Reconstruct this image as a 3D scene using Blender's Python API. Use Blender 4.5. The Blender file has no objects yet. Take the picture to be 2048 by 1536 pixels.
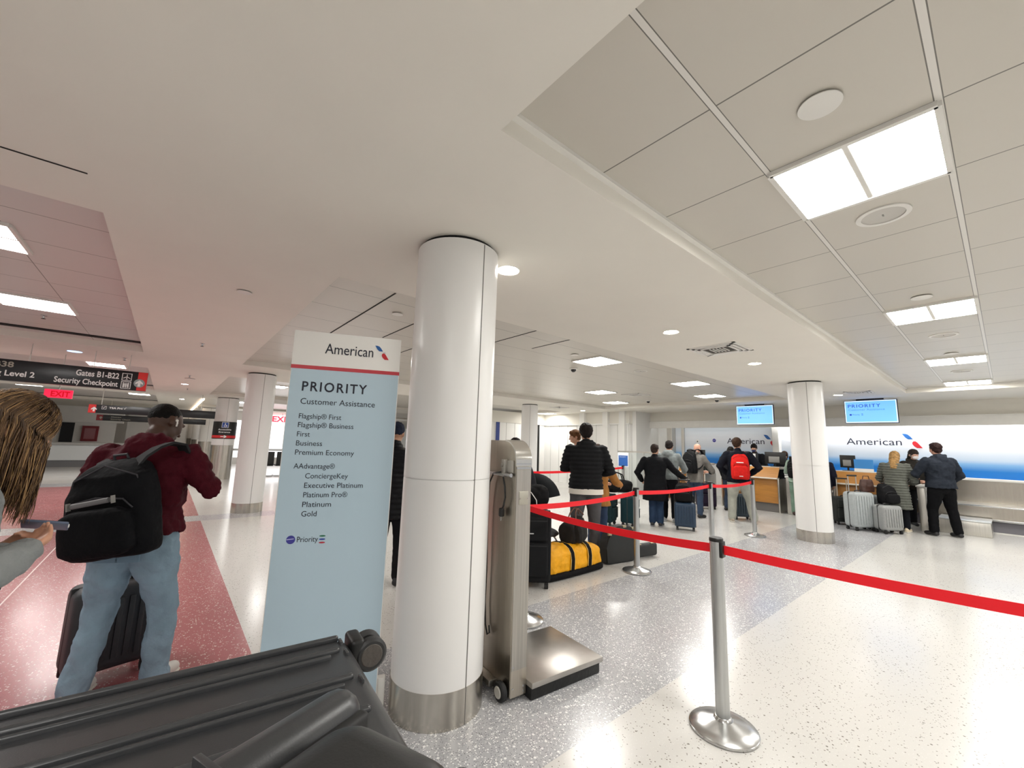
import bpy, bmesh, math, random
from mathutils import Vector, Matrix, noise
random.seed(7)
S = bpy.context.scene
COL = S.collection
R = math.radians

# ------------------------------------------------------------------ camera, world, exposure
YAW, PITCH, ROLL, FPX, CAMZ = R(50.268), R(8.275), R(1.782), 818.04, 1.55
fw = Vector((math.cos(YAW)*math.cos(PITCH), math.sin(YAW)*math.cos(PITCH), math.sin(PITCH)))
rt = Vector((math.sin(YAW), -math.cos(YAW), 0)); up = rt.cross(fw)
r2 = rt*math.cos(ROLL) + up*math.sin(ROLL); u2 = up*math.cos(ROLL) - rt*math.sin(ROLL)
cam = bpy.data.cameras.new('camera'); camo = bpy.data.objects.new('camera', cam); COL.objects.link(camo)
camo.matrix_world = Matrix(((r2.x, u2.x, -fw.x, 0), (r2.y, u2.y, -fw.y, 0), (r2.z, u2.z, -fw.z, CAMZ), (0, 0, 0, 1)))
cam.sensor_fit = 'HORIZONTAL'; cam.sensor_width = 36; cam.lens = FPX/2048*36; cam.clip_start = .02; cam.clip_end = 200
S.camera = camo
w = bpy.data.worlds.new('world'); S.world = w; w.use_nodes = True
bg = w.node_tree.nodes['Background']; bg.inputs[0].default_value = (1, .985, .96, 1); bg.inputs[1].default_value = .42
S.view_settings.view_transform = 'Standard'; S.view_settings.look = 'None'
S.view_settings.exposure = 0.58; S.view_settings.gamma = 1; S.view_settings.use_curve_mapping = False
LIGHT = 31.0

# ------------------------------------------------------------------ materials
def lin(c):
    return tuple(((v/12.92) if v <= .04045 else ((v+.055)/1.055)**2.4) for v in c)
def hx(h):
    h = h.lstrip('#'); return lin(tuple(int(h[i:i+2], 16)/255 for i in (0, 2, 4)))
MATS = {}
def mat(name, col, rough=.6, metal=0, var=0, vscale=8, bump=0, bscale=60, coat=0, stretch=None, spec=.5, alpha=None, trans=0):
    if name in MATS: return MATS[name]
    m = bpy.data.materials.new(name); m.use_nodes = True; nt = m.node_tree; b = nt.nodes['Principled BSDF']
    c = hx(col) if isinstance(col, str) else col
    b.inputs['Base Color'].default_value = (*c, 1); b.inputs['Roughness'].default_value = rough; b.inputs['Metallic'].default_value = metal
    b.inputs['Coat Weight'].default_value = coat; b.inputs['Specular IOR Level'].default_value = spec
    if trans: b.inputs['Transmission Weight'].default_value = trans; b.inputs['IOR'].default_value = 1.1
    tc = nt.nodes.new('ShaderNodeTexCoord'); src = tc.outputs['Object']
    if stretch:
        mp = nt.nodes.new('ShaderNodeMapping'); mp.inputs['Scale'].default_value = stretch; nt.links.new(src, mp.inputs[0]); src = mp.outputs[0]
    if var:
        n = nt.nodes.new('ShaderNodeTexNoise'); n.inputs['Scale'].default_value = vscale; n.inputs['Detail'].default_value = 5
        r = nt.nodes.new('ShaderNodeValToRGB'); e = r.color_ramp.elements
        e[0].position = .3; e[1].position = .7
        e[0].color = (*[max(0, v*(1-var)) for v in c], 1); e[1].color = (*[min(1, v*(1+var)) for v in c], 1)
        nt.links.new(src, n.inputs['Vector']); nt.links.new(n.outputs[0], r.inputs[0]); nt.links.new(r.outputs[0], b.inputs['Base Color'])
    if bump:
        n2 = nt.nodes.new('ShaderNodeTexNoise'); n2.inputs['Scale'].default_value = bscale; n2.inputs['Detail'].default_value = 3
        bp = nt.nodes.new('ShaderNodeBump'); bp.inputs['Strength'].default_value = bump; bp.inputs['Distance'].default_value = .01
        nt.links.new(src, n2.inputs['Vector']); nt.links.new(n2.outputs[0], bp.inputs['Height']); nt.links.new(bp.outputs[0], b.inputs['Normal'])
    MATS[name] = m; return m
def emit(name, col, st):
    if name in MATS: return MATS[name]
    m = bpy.data.materials.new(name); m.use_nodes = True; b = m.node_tree.nodes['Principled BSDF']; c = hx(col)
    b.inputs['Base Color'].default_value = (*c, 1); b.inputs['Emission Color'].default_value = (*c, 1); b.inputs['Emission Strength'].default_value = st
    b.inputs['Roughness'].default_value = .4
    MATS[name] = m; return m
def terrazzo(name, base, chip, chip2, dens, scale, rough):
    m = bpy.data.materials.new(name); m.use_nodes = True; nt = m.node_tree; b = nt.nodes['Principled BSDF']; L = nt.links
    tc = nt.nodes.new('ShaderNodeTexCoord')
    def layer(prev, sc, col, th, seedv):
        mp = nt.nodes.new('ShaderNodeMapping'); mp.inputs['Location'].default_value = (seedv, seedv*.7, 0); L.new(tc.outputs['Object'], mp.inputs[0])
        v = nt.nodes.new('ShaderNodeTexVoronoi'); v.inputs['Scale'].default_value = sc; L.new(mp.outputs[0], v.inputs['Vector'])
        sep = nt.nodes.new('ShaderNodeSeparateColor'); L.new(v.outputs['Color'], sep.inputs[0])
        lt = nt.nodes.new('ShaderNodeMath'); lt.operation = 'LESS_THAN'; lt.inputs[1].default_value = th; L.new(sep.outputs[0], lt.inputs[0])
        d = nt.nodes.new('ShaderNodeMath'); d.operation = 'LESS_THAN'; d.inputs[1].default_value = .42; L.new(v.outputs['Distance'], d.inputs[0])
        mu = nt.nodes.new('ShaderNodeMath'); mu.operation = 'MULTIPLY'; L.new(lt.outputs[0], mu.inputs[0]); L.new(d.outputs[0], mu.inputs[1])
        mx = nt.nodes.new('ShaderNodeMix'); mx.data_type = 'RGBA'; L.new(mu.outputs[0], mx.inputs[0])
        if isinstance(prev, tuple): mx.inputs[6].default_value = (*prev, 1)
        else: L.new(prev, mx.inputs[6])
        mx.inputs[7].default_value = (*col, 1); return mx.outputs[2]
    o = layer(hx(base), scale, hx(chip), dens, 0); o = layer(o, scale*1.7, hx(chip2), dens*.8, 3.1); o = layer(o, scale*.6, hx(chip), dens*.3, 7.7)
    n = nt.nodes.new('ShaderNodeTexNoise'); n.inputs['Scale'].default_value = .8; n.inputs['Detail'].default_value = 4
    mr = nt.nodes.new('ShaderNodeMapRange'); mr.inputs[3].default_value = rough*.75; mr.inputs[4].default_value = rough*1.4
    L.new(tc.outputs['Object'], n.inputs['Vector']); L.new(n.outputs[0], mr.inputs[0]); L.new(mr.outputs[0], b.inputs['Roughness'])
    L.new(o, b.inputs['Base Color']); return m
def brushed(name, col, rough=.3, axis=2, var=.12):
    s = [90, 90, 90]; s[axis] = 1.5
    return mat(name, col, rough, 1, var=var, vscale=1, bump=.03, bscale=3, stretch=tuple(s))

# ------------------------------------------------------------------ mesh helpers
def me_obj(name, bm, m=None, parent=None, smooth=True, angle=35):
    if isinstance(bm, bmesh.types.BMesh):
        bmesh.ops.recalc_face_normals(bm, faces=bm.faces)
        me = bpy.data.meshes.new(name); bm.to_mesh(me); bm.free()
    else: me = bm
    if smooth:
        me.polygons.foreach_set('use_smooth', [True]*len(me.polygons))
        if angle: me.set_sharp_from_angle(angle=R(angle))
    if m is not None:
        for x in (m if isinstance(m, (list, tuple)) else [m]): me.materials.append(x)
    o = bpy.data.objects.new(name, me); COL.objects.link(o)
    if parent: o.parent = parent
    return o
def thing(name, label, cat, loc=(0, 0, 0), rz=0, group=None):
    o = bpy.data.objects.new(name, None); COL.objects.link(o); o.empty_display_size = .1
    o.location = loc; o.rotation_euler = (0, 0, R(rz)); return tag(o, label, cat, group)
def tag(o, label, cat, group=None):
    o['label'] = label; o['category'] = cat
    if group: o['group'] = group
    return o
def struct(o): o['kind'] = 'structure'; return o
def B(): return bmesh.new()
def box(bm, x0, x1, y0, y1, z0, z1, bev=0, seg=2, mi=0):
    g = bmesh.ops.create_cube(bm, size=1, matrix=Matrix.Translation(((x0+x1)/2, (y0+y1)/2, (z0+z1)/2)) @ Matrix.Diagonal((abs(x1-x0), abs(y1-y0), abs(z1-z0), 1)))
    fs = list({f for v in g['verts'] for f in v.link_faces})
    for f in fs: f.material_index = mi
    if bev:
        es = list({e for v in g['verts'] for e in v.link_edges})
        bmesh.ops.bevel(bm, geom=es, offset=bev, segments=seg, profile=.5, affect='EDGES', clamp_overlap=True)
    return bm
def lathe(bm, prof, n=32, M=None, cap=True):
    M = M or Matrix(); rings = []
    for r, z in prof:
        rings.append([bm.verts.new(M @ Vector((r*math.cos(2*math.pi*i/n), r*math.sin(2*math.pi*i/n), z))) for i in range(n)])
    for a, b in zip(rings, rings[1:]):
        for i in range(n): bm.faces.new((a[i], a[(i+1) % n], b[(i+1) % n], b[i]))
    if cap:
        bm.faces.new(rings[0][::-1]); bm.faces.new(rings[-1])
    return bm
def cyl(bm, p0, p1, r, n=16, r1=None):
    p0 = Vector(p0); p1 = Vector(p1); d = p1-p0; q = d.to_track_quat('Z', 'Y').to_matrix().to_4x4()
    return lathe(bm, [(r, 0), (r if r1 is None else r1, d.length)], n, Matrix.Translation(p0) @ q)
def tube(bm, pts, r, n=8, rad=None):
    pts = [Vector(p) for p in pts]; rings = []
    for i, p in enumerate(pts):
        t = (pts[min(i+1, len(pts)-1)]-pts[max(i-1, 0)]).normalized(); q = t.to_track_quat('Z', 'Y')
        rr = rad[i] if rad else r
        rings.append([bm.verts.new(p + q @ Vector((rr*math.cos(2*math.pi*k/n), rr*math.sin(2*math.pi*k/n), 0))) for k in range(n)])
    for a, b in zip(rings, rings[1:]):
        best = min(range(n), key=lambda s: sum((a[k].co-b[(k+s) % n].co).length for k in range(0, n, 2)))
        for k in range(n): bm.faces.new((a[k], a[(k+1) % n], b[(k+1+best) % n], b[(k+best) % n]))
    bm.faces.new(rings[0][::-1]); bm.faces.new(rings[-1]); return bm
def strip(bm, pts, half, th):      # flat ribbon: pts list of centres, half = vector half width, th = vector half thickness
    half = Vector(half); rings = []
    for i, p in enumerate(pts):
        p = Vector(p); t = (Vector(pts[min(i+1, len(pts)-1)])-Vector(pts[max(i-1, 0)])).normalized(); nrm = t.cross(half).normalized()*th
        rings.append([bm.verts.new(p+half+nrm), bm.verts.new(p+half-nrm), bm.verts.new(p-half-nrm), bm.verts.new(p-half+nrm)])
    for a, b in zip(rings, rings[1:]):
        for k in range(4): bm.faces.new((a[k], a[(k+1) % 4], b[(k+1) % 4], b[k]))
    bm.faces.new(rings[0][::-1]); bm.faces.new(rings[-1]); return bm
def prism(bm, poly, h, M=None, mi=0):   # poly in XY, extruded to h along Z
    M = M or Matrix(); n = len(poly)
    a = [bm.verts.new(M @ Vector((x, y, 0))) for x, y in poly]; b = [bm.verts.new(M @ Vector((x, y, h))) for x, y in poly]
    fs = [bm.faces.new(a[::-1]), bm.faces.new(b)] + [bm.faces.new((a[i], a[(i+1) % n], b[(i+1) % n], b[i])) for i in range(n)]
    for f in fs: f.material_index = mi
    return bm
def loft(bm, secs, n=20, pw=2.0):   # secs: (centre, rx, ry, xdir, ydir)
    rings = []
    for c, rx, ry, xd, yd in secs:
        c = Vector(c); ring = []
        for k in range(n):
            a = 2*math.pi*k/n; ca, sa = math.cos(a), math.sin(a); e = 2/pw
            ring.append(bm.verts.new(c + Vector(xd)*rx*math.copysign(abs(ca)**e, ca) + Vector(yd)*ry*math.copysign(abs(sa)**e, sa)))
        rings.append(ring)
    for a, b in zip(rings, rings[1:]):
        for k in range(n): bm.faces.new((a[k], a[(k+1) % n], b[(k+1) % n], b[k]))
    bm.faces.new(rings[0][::-1]); bm.faces.new(rings[-1]); return bm
def limb(bm, pts, rads, n=12, flat=1.0, side=None):   # rounded tapered chain
    pts = [Vector(p) for p in pts]; secs = []
    d0 = (pts[0]-pts[1]).normalized(); d1 = (pts[-1]-pts[-2]).normalized()
    P = [pts[0]+d0*rads[0]*.85, pts[0]+d0*rads[0]*.5] + pts + [pts[-1]+d1*rads[-1]*.5, pts[-1]+d1*rads[-1]*.85]
    Q = [rads[0]*.45, rads[0]*.85] + list(rads) + [rads[-1]*.85, rads[-1]*.45]
    px = Vector(side) if side else None
    for i, p in enumerate(P):
        t = (P[min(i+1, len(P)-1)]-P[max(i-1, 0)]).normalized()
        ref = px if px else (Vector((1, 0, 0)) if abs(t.x) < .8 else Vector((0, 1, 0)))
        x = (ref - t*ref.dot(t)).normalized(); px = x if not side else px
        secs.append((p, Q[i], Q[i]*flat, x, t.cross(x)))
    return loft(bm, secs, n)
def ell(bm, c, r, M=None, seg=16):
    T = Matrix.Translation(Vector(c)) @ Matrix.Diagonal((*r, 1))
    bmesh.ops.create_uvsphere(bm, u_segments=seg, v_segments=max(8, seg*2//3), radius=1, matrix=(M @ T) if M else T); return bm
CLOUD = bpy.data.textures.new('folds', 'CLOUDS'); CLOUD.noise_scale = .09; CLOUD.noise_depth = 2
HAIRT = bpy.data.textures.new('locks', 'CLOUDS'); HAIRT.noise_scale = .025; HAIRT.noise_depth = 1
def meld(bm, voxel, smooth=3, disp=0, tex=None, dec=0):
    bmesh.ops.recalc_face_normals(bm, faces=bm.faces)
    me = bpy.data.meshes.new('tmp'); bm.to_mesh(me); bm.free(); o = bpy.data.objects.new('tmp', me); COL.objects.link(o)
    r = o.modifiers.new('r', 'REMESH'); r.mode = 'VOXEL'; r.voxel_size = voxel; r.use_smooth_shade = True
    if smooth: s = o.modifiers.new('s', 'SMOOTH'); s.factor = .5; s.iterations = smooth
    if disp:
        d = o.modifiers.new('d', 'DISPLACE'); d.texture = tex or CLOUD; d.strength = disp; d.mid_level = .5
    if dec: d = o.modifiers.new('c', 'DECIMATE'); d.ratio = dec
    dg = bpy.context.evaluated_depsgraph_get(); out = bpy.data.meshes.new_from_object(o.evaluated_get(dg))
    bpy.data.objects.remove(o); bpy.data.meshes.remove(me); return out
def subd(o, n=2):
    m = o.modifiers.new('s', 'SUBSURF'); m.levels = n; m.render_levels = n; return o
def text_poly(s, bold=0.0, track=1.0):
    c = bpy.data.curves.new('t', 'FONT'); c.body = s; c.size = 1; c.offset = bold; c.space_character = track; c.resolution_u = 3
    o = bpy.data.objects.new('t', c); COL.objects.link(o); dg = bpy.context.evaluated_depsgraph_get()
    me = bpy.data.meshes.new_from_object(o.evaluated_get(dg)); bpy.data.objects.remove(o); bpy.data.curves.remove(c); return me
CAPH = .73
def text_into(bm, s, M, u0, u1, z, cap, bold=0.0, mi=0, fit=True, align='l', track=1.0):
    """writes s in the plane M (local x right, y up), left edge u0 .. right edge u1, baseline z, capital height cap"""
    me = text_poly(s, bold, track); xs = [v.co.x for v in me.vertices]; x0, x1 = min(xs), max(xs)
    sy = cap/CAPH; sx = (u1-u0)/(x1-x0) if fit else sy
    b2 = bmesh.new(); b2.from_mesh(me); bpy.data.meshes.remove(me)
    vm = {}
    for v in b2.verts: vm[v] = bm.verts.new(M @ Vector((u0+(v.co.x-x0)*sx, z+v.co.y*sy, 0)))
    for f in b2.faces:
        try: g = bm.faces.new([vm[v] for v in f.verts]); g.material_index = mi
        except ValueError: pass
    b2.free()
def poly_into(bm, pts, M, off=0, mi=0):
    f = bm.faces.new([bm.verts.new(M @ Vector((x, y, off))) for x, y in pts]); f.material_index = mi
def disc(n, cx, cy, rx, ry=None): ry = ry or rx; return [(cx+rx*math.cos(2*math.pi*i/n), cy+ry*math.sin(2*math.pi*i/n)) for i in range(n)]
def plane_M(origin, u, off=.002):    # plane facing normal u x z
    u = Vector(u).normalized(); z = Vector((0, 0, 1)); n = u.cross(z); o = Vector(origin)+n*off
    return Matrix(((u.x, z.x, n.x, o.x), (u.y, z.y, n.y, o.y), (u.z, z.z, n.z, o.z), (0, 0, 0, 1)))
def tail_logo(bm, M, x0, y1, w, h, mb, mw, mr):   # blue upper wedge, grey sliver, red lower wedge
    q = lambda pts: [(x0+a*w, y1-b*h) for a, b in pts]
    poly_into(bm, q([(0, 0), (.16, 0), (.3, .05), (.42, .18), (.56, .40), (.30, .40), (.17, .28)]), M, 0, mb)
    poly_into(bm, q([(.52, .47), (.70, .46), (.80, .54), (.62, .50)]), M, 0, mw)
    poly_into(bm, q([(.50, .62), (.56, .54), (.66, .53), (.76, .62), (1, 1), (.72, 1), (.58, .88), (.5, .74)]), M, 0, mr)

WHITE = mat('white paint', '#e9e7e2', .55, var=.02)
CEIL = mat('soffit paint', '#eae6dd', .8, var=.015, vscale=2)
WALLW = mat('white wall panel', '#eeedea', .45, var=.015, vscale=2)
STEEL = brushed('brushed steel', '#cfccc5', .34)
STEELD = brushed('worn steel', '#b3b0aa', .4)
CHROME = mat('satin chrome', '#c4c5c6', .22, 1)
BLACK = mat('black plastic', '#141414', .45)
RUBBER = mat('dark rubber', '#1b1b1c', .7)
DARK = mat('dark gap', '#0c0b0b', .8)
INK = mat('ink', '#171a2b', .6)
WINK = mat('white lettering', '#f4f4f2', .6)
RED = mat('red belt', '#f2001a', .5, bump=.1, bscale=300)
SIGNRED = mat('sign red', '#d8262c', .5)
PANEL = mat('gloss column panel', '#ebeae8', .30, var=.01, vscale=2)
GLASS = mat('clear glass', '#f2f7f6', .03, trans=.95)

# ------------------------------------------------------------------ floor
fm = [terrazzo('white terrazzo', '#d1cfcb', '#7f7972', '#e0dfdb', .07, 120, .19), terrazzo('grey terrazzo', '#b3b3b6', '#eeeeec', '#6a6a6e', .30, 95, .2),
      terrazzo('red terrazzo', '#aa6568', '#e0c6c1', '#8e5054', .15, 95, .2), mat('pale divider', '#e0c8c4', .35)]
xs = [-16, -4.2, -2.6, -.957, -.945, .65, 1.9, 12.95, 24]; ys = [-8, 1.585, 3.11, 9.45, 10.05, 16.7, 17.7, 20.6, 46]
b = B(); gv = [[b.verts.new((x, y, 0)) for y in ys] for x in xs]
for i in range(len(xs)-1):
    for j in range(len(ys)-1):
        f = b.faces.new((gv[i][j], gv[i+1][j], gv[i+1][j+1], gv[i][j+1])); cx = (xs[i]+xs[i+1])/2; cy = (ys[j]+ys[j+1])/2
        k = 0
        if -2.6 < cx < .65 and 3.11 < cy < 17.7: k = 3 if -.957 < cx < -.945 else 2  # red left out of the unseen near floor, paler for bounce light
        if 9.45 < cy < 10.05 and -2.6 < cx < 1.9: k = 1
        if 16.7 < cy < 17.7 and -4.2 < cx < .65: k = 1
        if 1.585 < cy < 3.11 and -2.6 < cx < 12.95: k = 1
        f.material_index = k
struct(me_obj('floor', b, fm, smooth=False))

# ------------------------------------------------------------------ ceilings
ZS, ZT = 2.86, 2.96
BANDS = [(-8, -4.41), (1.25, 3.39), (9.05, 11.19), (16.85, 18.99), (24.65, 46)]
XB = [(-16, -5.2), (-.45, .935), (11.87, 14.05)]
COFY = [(-4.41, 1.25), (3.39, 9.05), (11.19, 16.85), (18.99, 24.65)]
COFX = [(-5.2, -.45), (.935, 11.87)]
b = B()
for y0, y1 in BANDS: box(b, -16, 14.05, y0, y1, ZS, 3.12)
for x0, x1 in XB:
    for y0, y1 in COFY: box(b, x0, x1, y0, y1, ZS, 3.12)
box(b, 14.05, 24, -8, 46, ZS, 3.12)
struct(me_obj('ceiling', b, CEIL, smooth=False))
def tile_mat(name, px, ox, py, oy, wy, dark='#6e6a63', base='#cec9bf'):
    m = bpy.data.materials.new(name); m.use_nodes = True; nt = m.node_tree; L = nt.links; bs = nt.nodes['Principled BSDF']; bs.inputs['Roughness'].default_value = .33
    bs.inputs['Specular IOR Level'].default_value = .6
    tc = nt.nodes.new('ShaderNodeTexCoord'); sp = nt.nodes.new('ShaderNodeSeparateXYZ'); L.new(tc.outputs['Object'], sp.inputs[0])
    def M(op, a, bb):
        n = nt.nodes.new('ShaderNodeMath'); n.operation = op
        for i, v in enumerate((a, bb)):
            if isinstance(v, (int, float)): n.inputs[i].default_value = v
            else: L.new(v, n.inputs[i])
        return n.outputs[0]
    def dist(o, per, off):
        t = M('DIVIDE', M('SUBTRACT', o, off), per); fr = M('FLOORED_MODULO', t, 1.0) if False else M('SUBTRACT', t, M('FLOOR', t, 0)); return M('MULTIPLY', M('MINIMUM', fr, M('SUBTRACT', 1.0, fr)), per)
    dx = dist(sp.outputs[0], px, ox); dy = dist(sp.outputs[1], py, oy)
    lx = M('LESS_THAN', dx, .0035); ly = M('MULTIPLY', M('LESS_THAN', dy, wy+.004), M('GREATER_THAN', dy, wy)); bar = M('LESS_THAN', dy, wy)
    c1 = nt.nodes.new('ShaderNodeMix'); c1.data_type = 'RGBA'; c1.inputs[6].default_value = (*hx(base), 1); c1.inputs[7].default_value = (*hx(dark), 1); L.new(M('MAXIMUM', lx, ly), c1.inputs[0])
    c2 = nt.nodes.new('ShaderNodeMix'); c2.data_type = 'RGBA'; c2.inputs[7].default_value = (*hx('#e4e1db'), 1); L.new(c1.outputs[2], c2.inputs[6]); L.new(bar, c2.inputs[0])
    L.new(c2.outputs[2], bs.inputs['Base Color']); return m
TA = tile_mat('tile right', .6186, 1.586, .6095, .655, .011)
TM = tile_mat('tile middle', 40, -20, .612, 3.93, .0001)
TC = tile_mat('tile concourse', 2.4, -1.05, .612, 4.0, .0001, base='#d2cdc9')
for (x0, x1), nm in zip(COFX, 'CM'):
    for y0, y1 in COFY:
        m = TC if nm == 'C' else (TA if y1 < 2 else TM)
        b = B(); box(b, x0, x1, y0, y1, ZT, ZT+.03); struct(me_obj('ceiling', b, m, smooth=False))
# thin reveal bead round the right coffer, light bead at the lip
b = B()
box(b, .935, 11.87, 1.215, 1.25, ZT-.02, ZT); box(b, 11.835, 11.87, -4.4, 1.25, ZT-.02, ZT)
struct(me_obj('trim_1', b, WHITE, smooth=False))
b = B()
for x, y0, y1 in ((1.545, 3.67, 5.75), (2.155, 4.5, 5.45), (2.765, 5.75, 6.2), (3.4, 3.55, 5.0), (4.02, 3.5, 4.4)): box(b, x-.008, x+.008, y0, y1, ZT-.003, ZT+.001)
struct(me_obj('trim_2', b, DARK, smooth=False))
b = B()
box(b, -5.1, -.46, 8.60, 8.74, ZT-.012, ZT+.001); box(b, -5.1, -.46, 16.4, 16.54, ZT-.012, ZT); box(b, -5.1, -.46, 24.2, 24.34, ZT-.012, ZT)
struct(me_obj('trim_3', b, DARK, smooth=False))
b = B(); box(b, -2.2, -.468, 2.908, 2.92, ZS-.002, ZS+.001); struct(me_obj('trim_4', b, DARK, smooth=False))

# ------------------------------------------------------------------ light fixtures
DIFF = emit('lamp diffuser', '#fffdf8', LIGHT); DIFFC = emit('lamp diffuser warm', '#fdfbf8', LIGHT*.75); DOWN = emit('downlight lens', '#fffbf2', LIGHT*1.3)
def panel_light(x, y, label, group, z=ZT, lx=.6, ly=.6, dm=None, warm=False):
    t = thing('ceiling_light', label, 'ceiling light', (x, y, z), 0, group); b = B(); h = .022
    for s in (-1, 1):
        box(b, s*lx/2-.012, s*lx/2+.012, -ly/2, ly/2, -h, 0); box(b, -lx/2, lx/2, s*ly/2-.012, s*ly/2+.012, -h, 0)
    me_obj('frame', b, WHITE, t, smooth=False)
    b = B(); box(b, -lx/2+.012, lx/2-.012, -.014, .014, -.018, 0, .004); me_obj('divider', b, WHITE, t, smooth=False)
    for s in (-1, 1):
        b = B(); n = 8; ya, yb = s*.014, s*(ly/2-.012); pr = []
        for i in range(n+1):
            f = i/n; pr.append((ya+(yb-ya)*f, -.004-.012*math.sin(math.pi*f)))
        vs = [[b.verts.new((xx, yy, zz)) for yy, zz in pr] for xx in (-lx/2+.012, lx/2-.012)]
        for i in range(n): b.faces.new((vs[0][i], vs[0][i+1], vs[1][i+1], vs[1][i]))
        me_obj('diffuser', b, dm or DIFF, t)
    return t
for x, y in ((-1.31, -.6), (-1.31, -3), (-3.6, -.6), (-3.6, -3)): panel_light(x, y, 'square concourse light behind the camera', 'square lights out of view', dm=DIFFC)
nr = ['nearest and largest square ceiling light, top right', 'second square ceiling light of the right-hand row', 'third square ceiling light of the right-hand row', 'farthest square ceiling light of the right-hand row, near the far bulkhead']
for i, x in enumerate((2.515, 5.605, 8.70, 11.46)):
    panel_light(x, .35, nr[i], 'square lights in the right tiled ceiling')
for x, y in ((2.515, -2.7), (5.605, -2.7), (8.70, -2.7), (11.4, -2.7)): panel_light(x, y, 'square ceiling light beyond the right edge of the picture', 'square lights out of view')
mid = [(5.37, 4.25, 'square ceiling light nearest the round column, behind the soffit'), (8.54, 4.25, 'square ceiling light right of centre, second of the front row behind the soffit'), (10.84, 4.88, 'square ceiling light above the red backpack queue'), (8.56, 6.67, 'square ceiling light beyond the nearest one, beside a slatted vent'), (10.9, 7.9, 'small square ceiling light low over the white panelled wall'), (2.6, 7.0, 'square ceiling light behind the priority sign')]
for x, y, l in mid: panel_light(x, y, l, 'square lights in the middle tiled ceiling')
panel_light(12.25, 12.35, 'square ceiling light beside the distant round column', None, z=ZS, lx=.55)
for x, y, l in ((2.2, 13.2, 'square light seen left of the priority sign'), (4.8, 13.2, 'far square light beside the left edge of the priority sign'), (7.2, 12.6, 'far square light in the gap right of the priority sign'), (2.4, 21, 'farthest square light over the bright entrance')): panel_light(x, y, l, 'square lights beyond the second soffit')
for x, y, l in ((-1.31, 4.63, 'ceiling light cut by the left edge, nearer of two'), (-1.31, 6.9, 'ceiling light at the left edge above the gates sign'), (-1.15, 12.2, 'ceiling light just above the gates sign'), (-1.1, 15.3, 'ceiling light behind the red end of the gates sign'), (-1.9, 14.6, 'ceiling light beside the red exit sign'), (-.95, 20.6, 'far ceiling light above the second overhead sign'), (-3.6, 6.9, 'ceiling light out of the left edge'), (-3.6, 12.5, 'ceiling light hidden behind the gates sign'), (-3.6, 20, 'far ceiling light of the left concourse')):
    panel_light(x, y, l, 'square lights over the concourse', dm=DIFFC)
def downlight(x, y, label, z=ZS, r=.075, group='round downlights in the soffit'):
    t = thing('downlight', label, 'downlight', (x, y, z), 0, group)
    b = B(); n = 28; lathe(b, [(r+.012, -.006), (r+.012, .0), (r, .0), (r, -.006)], n, cap=False)
    for i in range(1): pass
    me_obj('trim_ring', b, WHITE, t)
    b = B(); lathe(b, [(r, -.004), (r, -.001)], n); me_obj('lens', b, DOWN, t)
for x, y, l in ((1.855, 2.32, 'round downlight touching the big round column'), (4.258, 2.325, 'round downlight before the square vent'), (6.687, 2.324, 'round downlight just after the square vent'), (11.508, 2.323, 'round downlight just above the right priority screen'), (11.9, 10.1, 'tiny round downlight over the panelled wall')): downlight(x, y, l)
downlight(.22, 14.0, 'round downlight left of the far white columns', group='round downlights in the soffit'); downlight(.3, 20.3, 'farthest round downlight of the cross soffit')
b = B(); lathe(b, [(.09, -.006), (.09, 0)], 24); o = me_obj('downlight', b, emit('blue lens', '#9fc0ee', 1.6)); o.location = (-1.35, 9.95, ZS); tag(o, 'bluish round ceiling light above the gates sign', 'downlight')
# covers, detectors, speakers, vents, sprinklers, cameras
def cover(x, y, r, z, label, nm='smoke_detector', cat='smoke detector', group=None, gap=.008):
    t = thing(nm, label, cat, (x, y, z), 0, group); b = B(); lathe(b, [(r*.55, -gap), (r*.55, 0)], 20); me_obj('base', b, BLACK, t)
    b = B(); lathe(b, [(r, -gap), (r, -gap-.004)], 36); me_obj('cover', b, WHITE, t)
cover(1.883, .36, .075, ZT, 'white round cover plate on the tile before the nearest square light')
cover(5.02, .36, .07, ZT, 'white round cover plate before the second square light of the right row'); cover(8.1, .36, .07, ZT, 'white round cover plate before the third square light of the right row')
cover(.398, 4.375, .06, ZS, 'white round cover plate on the soffit above the middle-left column'); cover(1.836, 4.266, .06, ZT, 'white round cover plate beside the big column, in the middle ceiling'); cover(4.75, 4.2, .06, ZT, 'white round cover plate beside the nearest middle square light')
cover(.277, 12.46, .1, ZS, 'white round plate between two sprinklers on the cross soffit')
def speaker(x, y, label, r=.125, z=ZT):
    t = thing('ceiling_speaker', label, 'ceiling speaker', (x, y, z), 0, 'round ceiling speakers')
    b = B(); lathe(b, [(r, 0), (r, -.008), (r-.025, -.009), (r-.025, 0)], 40, cap=False); me_obj('rim', b, WHITE, t)
    b = B(); lathe(b, [(r-.026, -.003), (r-.026, -.001)], 40); me_obj('grille', b, mat('speaker grille', '#cfccc6', .6, bump=.3, bscale=400), t)
    b = B(); box(b, -.012, .012, -.004, .004, -.006, -.002); me_obj('badge', b, mat('grey plastic', '#8e8c88', .5), t)
speaker(3.105, .342, 'round ceiling speaker just after the nearest square light'); speaker(6.82, .347, 'round ceiling speaker after the second square light'); speaker(9.9, .35, 'faint round ceiling speaker after the third square light'); speaker(6.63, 4.24, 'round ceiling speaker between two middle square lights')
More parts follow.
